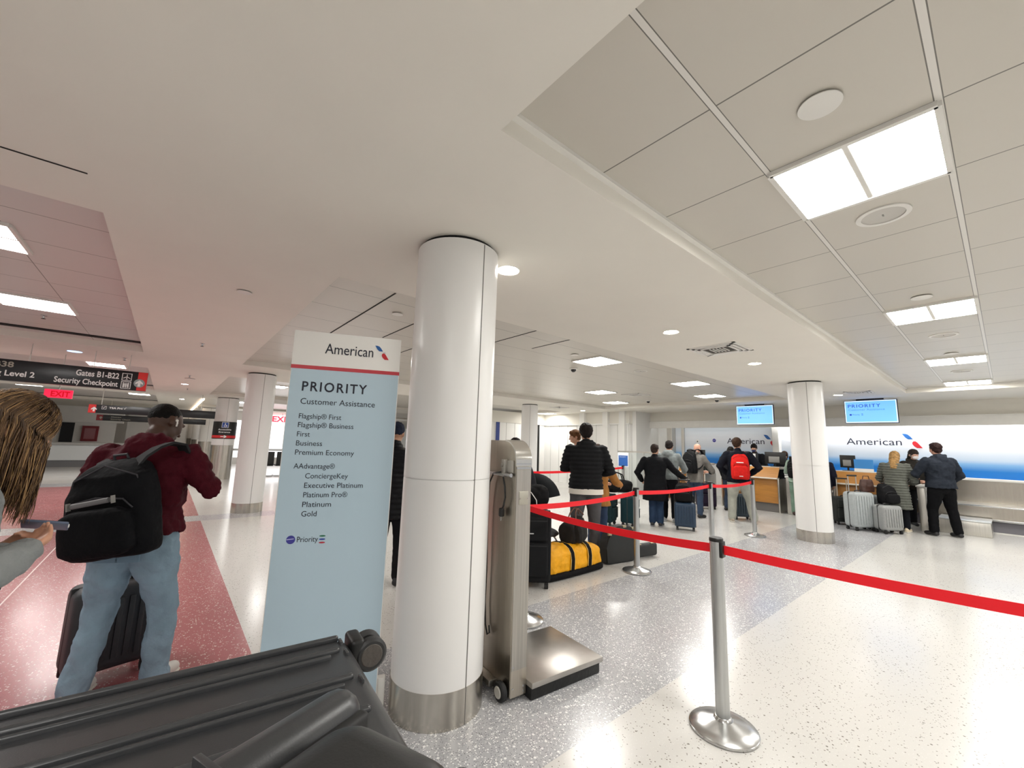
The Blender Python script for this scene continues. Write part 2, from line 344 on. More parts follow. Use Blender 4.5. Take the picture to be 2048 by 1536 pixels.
def vent(x, y, z, s, label):
    t = thing('ceiling_vent', label, 'air vent', (x, y, z), 0, 'square air vents')
    b = B()
    for k in range(3):
        a = s/2-k*.05; c = a-.035; zz = -.004-.004*k
        for sgn in (-1, 1):
            box(b, sgn*a, sgn*c, -a, a, zz-.004, 0); box(b, -a, a, sgn*a, sgn*c, zz-.004, 0)
    me_obj('frame', b, WHITE, t, smooth=False)
    b = B(); box(b, -s/2+.03, s/2-.03, -s/2+.03, s/2-.03, -.003, -.001); me_obj('duct', b, mat('vent dark', '#4b4742', .8), t, smooth=False)
    b = B()
    for k in range(5): box(b, -.10, .10, -.085+k*.042, -.075+k*.042, -.014, -.003)
    me_obj('slats', b, WHITE, t, smooth=False)
vent(5.45, 2.30, ZS, .60, 'square air vent on the soffit between two downlights'); vent(9.6, 6.3, ZT, .55, 'square air vent beside a lit panel in the middle ceiling'); vent(10.5, 9.98, ZS, .5, 'square air vent on the far soffit beside the distant column'); vent(11.2, 1.9, ZS, .45, 'square air vent right of the far round column top')
def sprinkler(x, y, z, label):
    t = thing('sprinkler', label, 'sprinkler', (x, y, z), 0, 'fire sprinklers'); b = B(); lathe(b, [(.03, 0), (.03, -.006), (.012, -.01), (.009, -.035)], 16); me_obj('stem', b, CHROME, t)
    b = B(); lathe(b, [(.022, -.045), (.022, -.041)], 12); lathe(b, [(.006, -.042), (.006, -.03)], 8); me_obj('deflector', b, BLACK, t)
for x, y, z, l in ((.249, 7.42, ZS, 'sprinkler on the bare soffit above the standing man'), (-.733, 10.05, ZS, 'sprinkler above the gates sign'), (.25, 11.8, ZS, 'sprinkler on the soffit before the round plate'), (.317, 15.3, ZS, 'sprinkler on the soffit after the round plate'), (-1.35, 7.6, ZT, 'sprinkler beside the left edge ceiling light')): sprinkler(x, y, z, l)
def dome_cam(x, y, z, label):
    t = thing('dome_camera', label, 'security camera', (x, y, z), 0, 'ceiling cameras'); b = B(); lathe(b, [(.075, 0), (.075, -.02), (.06, -.03)], 24); me_obj('housing', b, WHITE, t)
    b = B(); ell(b, (0, 0, -.03), (.05, .05, .05)); me_obj('lens_dome', b, mat('smoked dome', '#2a2a2c', .1), t)
dome_cam(5.6, 4.98, ZT, 'ceiling camera left of the nearest middle square light'); dome_cam(11.0, 6.79, ZT, 'dark dome camera over the queue'); dome_cam(11.75, 5.1, ZT, 'ceiling camera near the left priority screen')
# light strip edge in the far concourse
b = B(); box(b, .88, .935, 19.0, 45, ZS-.05, ZS-.002); tag(me_obj('light_strip', b, emit('cove strip', '#ffe9cf', 3.5), smooth=False), 'long glowing light strip along the far soffit edge', 'light strip')

# ------------------------------------------------------------------ walls
b = B(); box(b, 14.6, 14.75, -8, 8.7, 0, ZS); struct(me_obj('wall_counter', b, WALLW, smooth=False))
b = B(); box(b, 14.05, 14.6, -8, 8.6, 2.50, ZS+.05); struct(me_obj('wall_fascia', b, CEIL, smooth=False))
b = B(); box(b, 13.98, 14.12, -8, 8.6, 2.285, 2.51, .006); box(b, 13.95, 14.05, -8, 8.6, 2.50, 2.525); struct(me_obj('trim_5', b, WHITE, smooth=False))
b = B(); box(b, 13.7, 14.75, 8.6, 8.75, 0, ZS); struct(me_obj('wall_return', b, WALLW, smooth=False))
b = B(); box(b, 14.3, 14.6, 4.42, 4.60, 0, 2.50, .01); struct(me_obj('trim_6', b, WHITE, smooth=False))
b = B(); box(b, 14.25, 14.6, 7.85, 8.05, 0, 2.50, .01); box(b, 14.45, 14.6, 7.5, 7.6, 0, 2.5, .01); struct(me_obj('trim_7', b, STEEL, smooth=False))
# panelled back wall with pilasters and grooves
PW = 2.40
b = B(); box(b, 12.95, 13.1, 8.75, 13.3, 0, PW-.02); struct(me_obj('wall_back', b, WALLW, smooth=False))
b = B(); box(b, 12.9, 13.1, 8.75, 13.3, PW, ZS); box(b, 8.7, 13.1, 13.15, 13.3, PW, ZS); struct(me_obj('trim_8', b, CEIL, smooth=False))
b = B(); box(b, 13.1, 13.7, 8.6, 8.75, 0, ZS); struct(me_obj('wall_return', b, WALLW, smooth=False))
b = B(); box(b, 8.7, 12.95, 13.2, 13.3, 0, PW); struct(me_obj('wall_rear', b, WALLW, smooth=False))
b = B()
for y in (9.0, 9.75, 10.9): box(b, 12.78, 12.95, y-.12, y+.12, 0, ZS)
box(b, 12.86, 12.95, 8.75, 13.2, PW-.02, PW+.02)
struct(me_obj('trim_9', b, WALLW, smooth=False))
b = B()
for k in range(9): y = 8.8+k*.5; box(b, 12.944, 12.951, y-.006, y+.006, 0, PW)
for k in range(9): x = 8.9+k*.46; box(b, x-.006, x+.006, 13.194, 13.201, 0, PW)
struct(me_obj('trim_10', b, mat('groove grey', '#b5b3ae', .6), smooth=False))
b = B(); box(b, 10.2, 10.36, 13.16, 13.2, 0, PW); tag(me_obj('banner_strip', b, mat('navy strip', '#2a3f86', .5), smooth=False), 'narrow navy blue vertical strip on the far white wall', 'wall strip')
b = B(); box(b, 12.50, 12.57, 13.12, 13.2, 0.1, PW); tag(me_obj('door_gap', b, DARK, smooth=False), 'narrow black vertical gap at the edge of the white panels', 'door gap')
# concourse end and outer walls
b = B(); box(b, -16, 24, 45, 45.2, 0, ZS); struct(me_obj('wall_north', b, WALLW, smooth=False))
b = B(); box(b, -6.2, -2.3, 33.0, 33.2, 0, 2.0); box(b, -7.5, -2.0, 32.8, 33.2, 2.0, ZS); box(b, -2.0, 1.0, 36, 36.2, 0, ZS); struct(me_obj('wall_concourse', b, WALLW, smooth=False))
b = B(); box(b, -8, -7.8, 11, 46, 0, ZS); struct(me_obj('wall_west', b, WALLW, smooth=False))
b = B(); box(b, -4.45, -3.95, 32.93, 33.0, 0, 1.95); o = struct(me_obj('door_1', b, mat('dark doorway', '#15161f', .5), smooth=False))
b = B(); box(b, -6.0, -5.1, 32.93, 33.0, 0, 1.9); o = struct(me_obj('door_2', b, mat('grey glass door', '#6d7674', .25), smooth=False))
t = thing('fire_cabinet', 'dark red fire cabinet on the far white wall', 'fire cabinet', (-3.3, 32.95, .95))
b = B(); box(b, -.33, .33, -.1, .04, 0, .85, .01); me_obj('case', b, mat('cabinet red', '#7d1522', .4), t, smooth=False)
b = B(); box(b, -.22, .22, -.112, -.1, .12, .72); me_obj('pane', b, mat('cabinet pane', '#9c5a60', .2), t, smooth=False)
t = thing('service_desk', 'long white service desk with grey base in the far concourse', 'desk', (-4.6, 25.6, 0))
b = B(); box(b, -3, 3.4, -.3, .5, .28, .92, .01); me_obj('front', b, mat('desk white', '#e3e8ea', .35), t, smooth=False)
b = B(); box(b, -3, 3.4, -.25, .5, 0, .28); me_obj('kickplate', b, mat('desk kick', '#77777a', .5), t, smooth=False)
b = B(); box(b, -3.05, 3.45, -.38, .55, .92, 1.02, .01); me_obj('worktop', b, mat('desk top', '#b4b4b2', .3), t, smooth=False)
# bright entrance glazing beyond the columns
GL = emit('daylit glazing', '#fdfdff', 1.25)
for i, (x0, x1) in enumerate(((2.0, 4.2), (4.3, 6.5), (6.6, 8.6), (8.7, 11.0))):
    b = B(); box(b, x0, x1, 27.0, 27.06, .35, 2.35); struct(me_obj('window_%d' % (i+1), b, GL, smooth=False))
b = B(); box(b, 1.9, 11.1, 26.95, 27.15, 0, .35); box(b, 1.9, 11.1, 26.9, 27.15, 2.35, ZS)
for x in (1.95, 4.25, 6.55, 8.65): box(b, x-.05, x+.05, 26.95, 27.1, .3, 2.4)
struct(me_obj('wall_entrance', b, WALLW, smooth=False))

# ------------------------------------------------------------------ columns
def column(x, y, r, label, seam, band=.19, joint=1.325, dark_low=False, ridge=False):
    t = thing('column', label, 'column', (x, y, 0), 0)
    b = B(); lathe(b, [(r*.93, 2.828), (r*.93, 2.862)], 48); me_obj('top_reveal', b, DARK, t)
    b = B(); lathe(b, [(r, joint+.003), (r, 2.835)], 64); lathe(b, [(r, band), (r, joint-.003)], 64); lathe(b, [(r-.006, band), (r-.006, 2.8)], 48); me_obj('shaft', b, PANEL, t)
    b = B(); lathe(b, [(r+.003, 0), (r+.003, band)], 64); me_obj('base_band', b, mat('band steel', '#c2bdb4', .27, 1, var=.22, vscale=1, stretch=(16, 16, .5)), t)
    b = B()
    for a in ((seam,) if not ridge else (seam, seam+120)):
        c, s = math.cos(R(a)), math.sin(R(a)); q = Matrix.Rotation(R(a), 4, 'Z')
        prism(b, [(r-.004, -.0035), (r+.0006, -.0035), (r+.0006, .0035), (r-.004, .0035)], 2.83-band, q @ Matrix.Translation((0, 0, band))); prism(b, [(r, -.002), (r+.004, -.002), (r+.004, .002), (r, .002)], band, q)
    me_obj('seam', b, mat('seam grey', '#6f6d69', .6), t, smooth=False); return t
column(1.426, 2.342, .275, 'large white round column in the middle, beside the blue priority sign', -85)
column(9.12, 2.335, .275, 'white round column at right, before the right-hand ticket desk', 200)
column(1.44, 10.16, .275, 'white round column at left, behind the man in maroon', 272)
column(9.25, 10.15, .275, 'distant white round column above the stainless scale', 230)
for i, (y, l) in enumerate(((17.95, 'white and steel column carrying the accessible entrance sign'), (25.75, 'white and steel column just behind the one with the sign'), (33.55, 'third white and steel column down the far row'), (41.3, 'last white and steel column of the far row'))):
    t = column(1.58, y, .34, l, 268, band=1.18, joint=1.7)
t = thing('entrance_sign', 'black and red accessible entrance sign wrapped on a far column', 'sign', (1.58, 17.95, 0))
def arc_band(r, z0, z1, a0, a1, n=20):
    b = B(); v = [[b.verts.new((r*math.cos(R(a0+(a1-a0)*i/n)), r*math.sin(R(a0+(a1-a0)*i/n)), z)) for i in range(n+1)] for z in (z0, z1)]
    for i in range(n): b.faces.new((v[0][i], v[0][i+1], v[1][i+1], v[1][i]))
    return b
me_obj('board', arc_band(.352, 1.40, 2.0, 170, 355), mat('sign black', '#121212', .4), t); me_obj('red_band', arc_band(.355, 1.43, 1.52, 170, 355), SIGNRED, t)
M = plane_M((-.03, -.362, 0), (1, -.08, 0), 0); b = B()
for s_, u_, z_ in (('Accessible', .19, 1.70), ('Entrance', .165, 1.61)): bb = B(); text_into(bb, s_, M, -u_, u_, z_, .055, .012); me_obj('lettering', bb, WINK, t, smooth=False)
poly_into(b, [(-.10, 1.465), (.02, 1.465), (-.02, 1.43), (.02, 1.43), (.08, 1.478), (.02, 1.525), (-.02, 1.525), (.02, 1.49), (-.10, 1.49)], M, .002)
poly_into(b, [(-.10, 1.79), (.10, 1.79), (.10, 1.98), (-.10, 1.98)], M)
me_obj('arrow', b, WINK, t, smooth=False)
b = B(); poly_into(b, [(-.088, 1.80), (.088, 1.80), (.088, 1.97), (-.088, 1.97)], M, .003); me_obj('access_icon', b, mat('access blue', '#2a4c9c', .4), t, smooth=False)
b = B(); poly_into(b, disc(12, -.005, 1.945, .014), M, .005); poly_into(b, [(-.012, 1.925), (.008, 1.925), (.012, 1.885), (.04, 1.885), (.06, 1.835), (.045, 1.83), (.028, 1.868), (-.008, 1.868)], M, .005)
ring = disc(16, 0, 1.855, .042); rin = disc(16, 0, 1.855, .03)
for k in range(16):
    if k in (1, 2, 3, 4): continue
    poly_into(b, [ring[k], ring[(k+1) % 16], rin[(k+1) % 16], rin[k]], M, .005)
me_obj('figure', b, WINK, t, smooth=False)
# ------------------------------------------------------------------ lettering helper: every line its own part
def letters(parent, s, M, u0, u1, z, cap, m=None, bold=0.0, track=1.0):
    b = B(); text_into(b, s, M, u0, u1, z, cap, bold, track=track); return me_obj('lettering', b, m or INK, parent, smooth=False)
def patch(name, parent, polys, M, m, off=0):
    b = B()
    for p in polys: poly_into(b, p, M, off)
    return me_obj(name, b, m, parent, smooth=False)
BLUE_AA = mat('logo blue', '#1c5a9e', .5); RED_AA = mat('logo red', '#c9242e', .5); SILV = mat('logo silver', '#b9c3c8', .5)
def logo(parent, M, x0, y1, w, h): b = B(); tail_logo(b, M, x0, y1, w, h, 0, 1, 2); me_obj('emblem', b, [BLUE_AA, SILV, RED_AA], parent, smooth=False)
def globe(parent, M, cx, cy, r):
    patch('emblem', parent, [disc(24, cx, cy, r)], M, mat('globe violet', '#3b3a92', .4)); patch('emblem_band', parent, [[(cx-r*.95, cy-r*.05), (cx+r*.7, cy+r*.12), (cx+r*.7, cy+r*.3), (cx-r*.9, cy+r*.16)]], M, mat('globe pale', '#b6b8e0', .4), .0006)

# ------------------------------------------------------------------ priority sign board
t = thing('sign_board', 'tall white and pale blue priority customer assistance sign board', 'sign', (.512, 2.647, 0), math.degrees(math.atan2(2.407-2.647, 1.076-.512)))
WS = .613
b = B(); box(b, 0, WS, .002, .035, .03, 2.18, .003); me_obj('board', b, mat('sign white', '#f0eeea', .4), t)
M = plane_M((0, .002, 0), (1, 0, 0), .001)
patch('blue_face', t, [[(.004, .05), (WS-.004, .05), (WS-.004, 1.955), (.004, 1.955)]], M, mat('sign pale blue', '#b4cad7', .35))
M = plane_M((0, .002, 0), (1, 0, 0), .002)
patch('red_stripe', t, [[(.0, 1.95), (WS, 1.95), (WS, 1.972), (.0, 1.972)]], M, mat('stripe red', '#c0303c', .4))
letters(t, 'American', M, .175, .45, 2.052, .066)
logo(t, M, .458, 2.128, .086, .085)
letters(t, 'PRIORITY', M, .07, .43, 1.82, .058, bold=.016, track=1.22)
for s, u0, u1, z in (('Customer Assistance', .07, .483, 1.742), ('Flagship® First', .07, .299, 1.657), ('Flagship® Business', .07, .371, 1.606), ('First', .07, .138, 1.553), ('Business', .07, .208, 1.501), ('Premium Economy', .07, .387, 1.449), ('AAdvantage®', .07, .288, 1.371), ('ConciergeKey℠', .135, .386, 1.316), ('Executive Platinum', .135, .451, 1.263), ('Platinum Pro®', .135, .37, 1.210), ('Platinum', .135, .286, 1.157), ('Gold', .135, .214, 1.105)):
    letters(t, s.replace('℠', ''), M, u0, u1 if '℠' not in s else u1-.022, z, .036 if s[0:2] == 'Cu' else .031)
globe(t, M, .094, .98, .023); letters(t, 'Priority', M, .126, .234, .966, .031)
for k, c in enumerate(('#1f6a4a', '#2a3f9c', '#b32438')): patch('tier_mark', t, [disc(14, .256, .996-k*.018, .017, .0045)], M, mat('tier%d' % k, c, .5))
b = B(); box(b, -.0, .10, .037, .08, 0, .19, .006); box(b, WS-.10, WS+.045, .037, .08, 0, .19, .006); me_obj('foot', b, WHITE, t)
b = B(); box(b, 0, WS, -.0, .04, 0, .03); me_obj('base_rail', b, WHITE, t)

# ------------------------------------------------------------------ overhead concourse signs
SB = mat('overhead black', '#15161a', .3)
def arrow_up(cx, cy, s): return [(cx-.18*s, cy-s*.55), (cx+.18*s, cy-s*.55), (cx+.18*s, cy+.05*s), (cx+.5*s, cy-.2*s), (cx+.5*s, cy+.12*s), (cx, cy+.6*s), (cx-.5*s, cy+.12*s), (cx-.5*s, cy-.2*s), (cx-.18*s, cy+.05*s)]
t = thing('overhead_sign', 'long black overhead sign reading gates and security checkpoint, red right end', 'sign', (0, 9.5, 0))
b = B(); box(b, -3.6, -.366, 0, .12, 2.25, 2.572, .004); me_obj('board', b, SB, t)
for x in (-2.9, -1.75, -1.05, -.62): b = B(); cyl(b, (x, .06, 2.57), (x, .06, 2.87), .006, 8); me_obj('hanger', b, STEEL, t)
M = plane_M((0, 0, 0), (1, 0, 0), .001); patch('red_end', t, [[(-.49, 2.252), (-.367, 2.252), (-.367, 2.570), (-.49, 2.570)]], M, mat('end red', '#e0201c', .4))
M = plane_M((0, 0, 0), (1, 0, 0), .003)
letters(t, 'Gates B1-B22', M, -1.23, -.725, 2.425, .095, WINK, .022); letters(t, 'Security Checkpoint', M, -1.455, -.725, 2.29, .09, WINK, .022)
letters(t, '-B38', M, -2.12, -1.885, 2.455, .085, mat('dim lettering', '#a8a295', .6), .022); letters(t, 'Parking Level 2', M, -2.30, -1.66, 2.325, .085, WINK, .022)
patch('arrow_disc', t, [disc(24, -.463, 2.378, .072)], M, mat('disc grey', '#98a3a4', .5)); M2 = plane_M((0, 0, 0), (1, 0, 0), .005); patch('arrow', t, [arrow_up(-.463, 2.375, .095)], M2, WINK)
def frame_icon(cx, cy, s): h = s/2; i = h*.86; return [[(cx-h, cy-h), (cx+h, cy-h), (cx+i, cy-i), (cx-i, cy-i)], [(cx+h, cy-h), (cx+h, cy+h), (cx+i, cy+i), (cx+i, cy-i)], [(cx+h, cy+h), (cx-h, cy+h), (cx-i, cy+i), (cx+i, cy+i)], [(cx-h, cy+h), (cx-h, cy-h), (cx-i, cy-i), (cx-i, cy+i)]]
cx, cy = -.628, 2.468
patch('plane_icon', t, frame_icon(cx, cy, .125)+[[(cx-.006, cy-.045), (cx+.006, cy-.045), (cx+.006, cy+.035), (cx, cy+.048), (cx-.006, cy+.035)], [(cx-.045, cy-.02), (cx, cy+.012), (cx, cy-.004), (cx-.045, cy-.03)], [(cx+.045, cy-.02), (cx, cy+.012), (cx, cy-.004), (cx+.045, cy-.03)], [(cx-.018, cy-.045), (cx+.018, cy-.045), (cx, cy-.03)]], M, WINK)
cy = 2.33
patch('checkpoint_icon', t, frame_icon(cx, cy, .125)+[disc(8, cx-.022, cy+.03, .009), disc(8, cx+.022, cy+.03, .009), disc(8, cx, cy+.03, .009)]+[[(cx+k-.006, cy-.045), (cx+k+.006, cy-.045), (cx+k+.009, cy+.018), (cx+k-.009, cy+.018)] for k in (-.022, 0, .022)]+[[(cx-.04, cy-.045), (cx-.032, cy-.045), (cx-.032, cy+.045), (cx-.04, cy+.045)], [(cx+.032, cy-.045), (cx+.04, cy-.045), (cx+.04, cy+.045), (cx+.032, cy+.045)]], M, WINK)
t = thing('overhead_sign', 'second black overhead sign with red left end, seen over the maroon shoulder', 'sign', (0, 17.3, 0))
b = B(); box(b, -1.86, 1.2, 0, .12, 2.07, 2.32, .004); me_obj('board', b, SB, t)
for x in (-1.6, 0.8): b = B(); cyl(b, (x, .06, 2.32), (x, .06, 2.87), .008, 8); me_obj('hanger', b, STEEL, t)
M = plane_M((0, 0, 0), (1, 0, 0), .002); patch('red_end', t, [[(-1.858, 2.072), (-1.70, 2.072), (-1.70, 2.318), (-1.858, 2.318)]], M, mat('end red', '#e0201c', .4)); M = plane_M((0, 0, 0), (1, 0, 0), .004)
patch('arrow', t, [arrow_up(-1.74, 2.18, .12)], M, WINK); letters(t, 'TSA Pre✓'[:7], M, -1.42, -1.12, 2.215, .055, WINK, .02)
patch('tick', t, [[(-1.09, 2.235), (-1.075, 2.215), (-1.04, 2.275), (-1.05, 2.28), (-1.075, 2.235), (-1.085, 2.245)]], M, WINK); patch('check_icon', t, frame_icon(-1.53, 2.24, .10)+[[(-1.56, 2.24), (-1.54, 2.21), (-1.50, 2.27), (-1.505, 2.275), (-1.54, 2.23), (-1.555, 2.245)]], M, WINK)
letters(t, 'Advance', M, -.45, -.2, 2.215, .05, WINK, .02)
t = thing('overhead_sign', 'third and farthest black overhead sign, just below the second', 'sign', (0, 25, 0))
b = B(); box(b, -2.4, 1.4, 0, .12, 1.99, 2.24, .004); me_obj('board', b, SB, t)
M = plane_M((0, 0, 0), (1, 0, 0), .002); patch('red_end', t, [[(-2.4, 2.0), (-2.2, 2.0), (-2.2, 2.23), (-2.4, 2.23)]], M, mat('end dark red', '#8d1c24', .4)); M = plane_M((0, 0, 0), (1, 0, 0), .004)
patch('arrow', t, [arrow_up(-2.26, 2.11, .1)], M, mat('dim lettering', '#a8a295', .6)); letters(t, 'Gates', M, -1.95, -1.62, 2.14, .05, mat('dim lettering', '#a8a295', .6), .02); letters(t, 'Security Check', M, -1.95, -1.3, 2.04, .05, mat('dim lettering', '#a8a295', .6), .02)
for x in (-2.0, 1.0): b = B(); cyl(b, (x, .06, 2.23), (x, .06, 2.87), .008, 8); me_obj('hanger', b, STEEL, t)
t = thing('exit_sign', 'small glowing red exit sign below the gates sign', 'exit sign', (-1.52, 10.5, 2.09))
b = B(); box(b, -.17, .17, -.02, .03, 0, .145, .004); me_obj('case', b, emit('exit pink', '#e0284a', .7), t)
M = plane_M((0, -.02, 0), (1, 0, 0), .002); letters(t, 'EXIT', M, -.09, .14, .025, .095, emit('exit red', '#d0001c', .5), .03)
b = B(); cyl(b, (0, 0, .14), (0, 0, .78), .008, 8); me_obj('hanger', b, STEEL, t)
t = thing('exit_sign', 'pink glowing reflection of an exit sign, left of the priority sign', 'exit sign', (5.0, 26.6, 2.32))  # reflection in the entrance glass, built as a glowing box
b = B(); box(b, -.62, .62, -.02, .05, 0, .42, .01); me_obj('case', b, emit('exit reflection', '#ffd3d8', 1.0), t)
M = plane_M((0, -.02, 0), (1, 0, 0), .004); bb = B(); cyl(bb, (0, 0, .42), (0, 0, .56), .012, 8); me_obj('hanger', bb, STEEL, t); letters(t, 'EXIT', M, -.5, .5, .05, .32, emit('exit reflection letter', '#f4465a', .8), .03)

# ------------------------------------------------------------------ airline wall murals, screens, ticket desks
def mural_mat(name, z0, z1, top):
    m = bpy.data.materials.new(name); m.use_nodes = True; nt = m.node_tree; L = nt.links; bs = nt.nodes['Principled BSDF']; bs.inputs['Roughness'].default_value = .4
    tc = nt.nodes.new('ShaderNodeTexCoord'); sp = nt.nodes.new('ShaderNodeSeparateXYZ'); L.new(tc.outputs['Object'], sp.inputs[0])
    mr = nt.nodes.new('ShaderNodeMapRange'); mr.inputs[1].default_value = z0; mr.inputs[2].default_value = z1; L.new(sp.outputs[2], mr.inputs[0])
    r = nt.nodes.new('ShaderNodeValToRGB'); L.new(mr.outputs[0], r.inputs[0]); e = r.color_ramp.elements
    e[0].position = 0; e[0].color = (*hx('#0a6fc4'), 1); e[1].position = 1; e[1].color = (*hx(top), 1)
    for p, c in ((.13, '#0f78cc'), (.26, '#7fb2e2'), (.34, '#c2d3e6'), (.5, '#d7dde6'), (.72, '#e6e9ef')): x = e.new(p); x.color = (*hx(c), 1)
    L.new(r.outputs[0], bs.inputs['Base Color']); return m
MM = mural_mat('mural print', 1.09, 2.27, '#f4f5f7'); MM2 = mural_mat('mural print dimmed', 1.09, 2.27, '#cfd6dd')  # second print has a greyer top, its dimmer lighting painted in
for nm, lab, y0, y1, mm in (('wall_mural', 'wide white to blue airline wall mural behind the right-hand desk', -7.9, 4.42, MM), ('wall_mural', 'airline wall mural with blue foot behind the left-hand queue', 4.6, 7.85, MM2)):
    t = thing(nm, lab, 'wall mural', (14.52, 0, 0)); b = B(); box(b, 0, .06, y0, y1, 1.09, 2.5); me_obj('panel', b, mm, t, smooth=False)
    M = plane_M((0, 0, 0), (0, -1, 0), .004)
    NAVY = mat('mural lettering', '#252a3e', .5)
    if y0 < 0:
        letters(t, 'American', M, -2.83, -1.705, 1.812, .185, NAVY); logo(t, M, -1.69, 2.11, .36, .36)
    else:
        letters(t, 'American', M, -6.02, -4.885, 1.775, .19, NAVY); logo(t, M, -4.9, 2.07, .36, .36); globe(t, M, -6.445, 1.87, .06)
        patch('placard', t, [[(-7.17, 1.66), (-6.91, 1.66), (-6.91, 1.72), (-7.17, 1.72)], [(-7.08, 1.76), (-6.98, 1.76), (-6.98, 1.89), (-7.08, 1.89)]], M, mat('placard white', '#f0f0ee', .5)); M2 = plane_M((0, 0, 0), (0, -1, 0), .008)
        patch('placard_mark', t, [[(-7.15, 1.675), (-6.93, 1.675), (-6.93, 1.705), (-7.15, 1.705)], [(-7.06, 1.81), (-7.0, 1.81), (-7.03, 1.86)]], M2, INK)
b = B()
for y0, y1 in ((-7.9, 4.4),): box(b, 14.16, 14.30, y0, y1, 2.44, 2.475)
tag(me_obj('cove_lamp', b, emit('cove lamp', '#fbfdff', 9), smooth=False), 'hidden strip lamp washing the right-hand airline mural', 'strip lamp')
b = B(); box(b, 14.2, 14.26, 4.7, 8.5, 2.44, 2.46); tag(me_obj('cove_lamp', b, emit('added lamp dim', '#fbfdff', 2.2), smooth=False), 'added strip lamp over the left-hand airline mural', 'strip lamp')  # added lamp, the left mural has no lamp strip of its own
# baggage belt along the back wall
t = thing('baggage_conveyor', 'stainless baggage conveyor running along the blue-footed wall', 'conveyor', (13.5, 0, 0))
b = B(); box(b, .95, 1.05, -7.5, 4.2, .5, 1.03); me_obj('back_panel', b, brushed('conveyor steel', '#b5afa5', .26, 2, .06), t, smooth=False)
b = B(); box(b, .92, 1.06, -7.5, 4.2, 1.03, 1.088, .008); me_obj('cap_rail', b, WHITE, t)
b = B(); box(b, .05, .95, -7.5, 4.2, .50, .545, .01); me_obj('belt_bed', b, mat('bed steel', '#b5b1aa', .35, .8), t)
b = B(); box(b, 0, .06, -7.5, 4.2, .28, .53); me_obj('front_panel', b, brushed('conveyor steel', '#b5afa5', .26, 2, .06), t, smooth=False)
b = B(); box(b, -.02, .08, -7.5, 4.2, .525, .55, .006); box(b, -.03, .06, -7.5, 4.2, .245, .285, .006); me_obj('edge_trim', b, CHROME, t)
b = B(); box(b, .06, .12, -7.5, 4.2, .02, .26); me_obj('kickplate', b, mat('conveyor kick', '#77757c', .5), t, smooth=False)
b = B(); box(b, .0, .1, -7.5, 4.2, 0, .02); me_obj('floor_trim', b, WHITE, t, smooth=False)
t = thing('baggage_step', 'low stainless baggage step behind the man in black trousers', 'step', (12.62, .32, 0))
b = B(); box(b, 0, .75, 0, .72, 0, .27, .01); me_obj('body', b, STEEL, t); b = B(); box(b, -.01, .76, -.01, .73, .27, .30, .006); me_obj('top_plate', b, mat('pale steel', '#c9cbca', .3, .6), t)
# priority screens
for y0, y1, lab in ((3.975, 4.935, 'left hanging blue priority screen, over the ticket desk queue'), (1.485, 2.445, 'right hanging blue priority screen, over the right airline wall')):
    t = thing('hanging_screen', lab, 'screen', (12.6, y0, 2.28)); Wd = y1-y0
    b = B(); box(b, 0, .06, 0, Wd, 0, .545, .006); me_obj('case', b, BLACK, t)
    M = plane_M((0, 0, 0), (0, -1, 0), .002)
    patch('display', t, [[(-Wd+.012, .012), (-.012, .012), (-.012, .533), (-Wd+.012, .533)]], M, emit('screen frame', '#cfe2ff', .62)); M = plane_M((0, 0, 0), (0, -1, 0), .003)
    patch('display_field', t, [[(-Wd+.03, .035), (-.03, .035), (-.03, .512), (-Wd+.03, .512)]], M, emit('screen blue', '#6fb0ff', .62)); M = plane_M((0, 0, 0), (0, -1, 0), .005)
    letters(t, 'PRIORITY', M, -Wd+.075, -.29, .375, .08, emit('screen ink', '#0b46b0', .35), .008, 1.2); letters(t, 'Customer Assistance', M, -Wd+.08, -.22, .30, .05, emit('screen ink pale', '#3f86e6', .5))
    patch('emblem', t, [disc(16, -Wd+.115, .205, .022)], M, emit('screen ink', '#0b46b0', .35)); letters(t, 'Priority', M, -Wd+.155, -Wd+.285, .19, .035, emit('screen ink mid', '#2a6cce', .45))
    for k in range(3): patch('tier_mark', t, [disc(10, -Wd+.33, .225-k*.018, .018, .005)], M, emit('screen ink mid', '#2a6cce', .45))
    b = B(); box(b, .02, .05, Wd/2-.25, Wd/2+.25, .545, .585); cyl(b, (.035, Wd/2-.12, .58), (.035, Wd/2-.12, .585), .02, 10); me_obj('bracket', b, BLACK, t)
    b = B(); box(b, .025, .045, Wd/2-.2, Wd/2+.2, .58, .582); bpy.data.objects  # noqa
    b.free()
WOOD = mat('honey wood veneer', '#b9803c', .38, var=.12, vscale=3, stretch=(3, 1, 14))
def desk(y0, y1, label):
    t = thing('ticket_desk', label, 'ticket desk', (12.2, y0, 0)); Wd = y1-y0
    b = B(); box(b, .06, .10, .02, Wd-.02, .225, .845, .004); me_obj('front_panel', b, WOOD, t)
    b = B(); prism(b, [(.02, .875), (.05, .875), (.26, 1.15), (.23, 1.15)], Wd, Matrix(((1, 0, 0, 0), (0, 0, 1, 0), (0, 1, 0, 0), (0, 0, 0, 1)))); me_obj('upper_panel', b, WOOD, t, smooth=False)
    b = B(); box(b, -.06, .14, -.01, Wd+.01, .845, .878, .008); me_obj('ledge', b, mat('ledge white', '#e9e2d6', .35), t)
    b = B(); box(b, .22, .72, 0, Wd, 1.09, 1.15, .006); me_obj('worktop', b, mat('desk worktop', '#cfc6b8', .4), t)
    b = B(); box(b, .1, .14, .02, Wd-.02, 0, .225); me_obj('kickplate', b, mat('desk kick dark', '#6d6a67', .45), t, smooth=False)
    b = B(); box(b, .0, .7, -.035, 0, 0, .85, .004); me_obj('end_panel', b, STEEL, t); b = B(); box(b, .0, .7, Wd, Wd+.035, 0, .85, .004); me_obj('end_panel', b, STEEL, t)
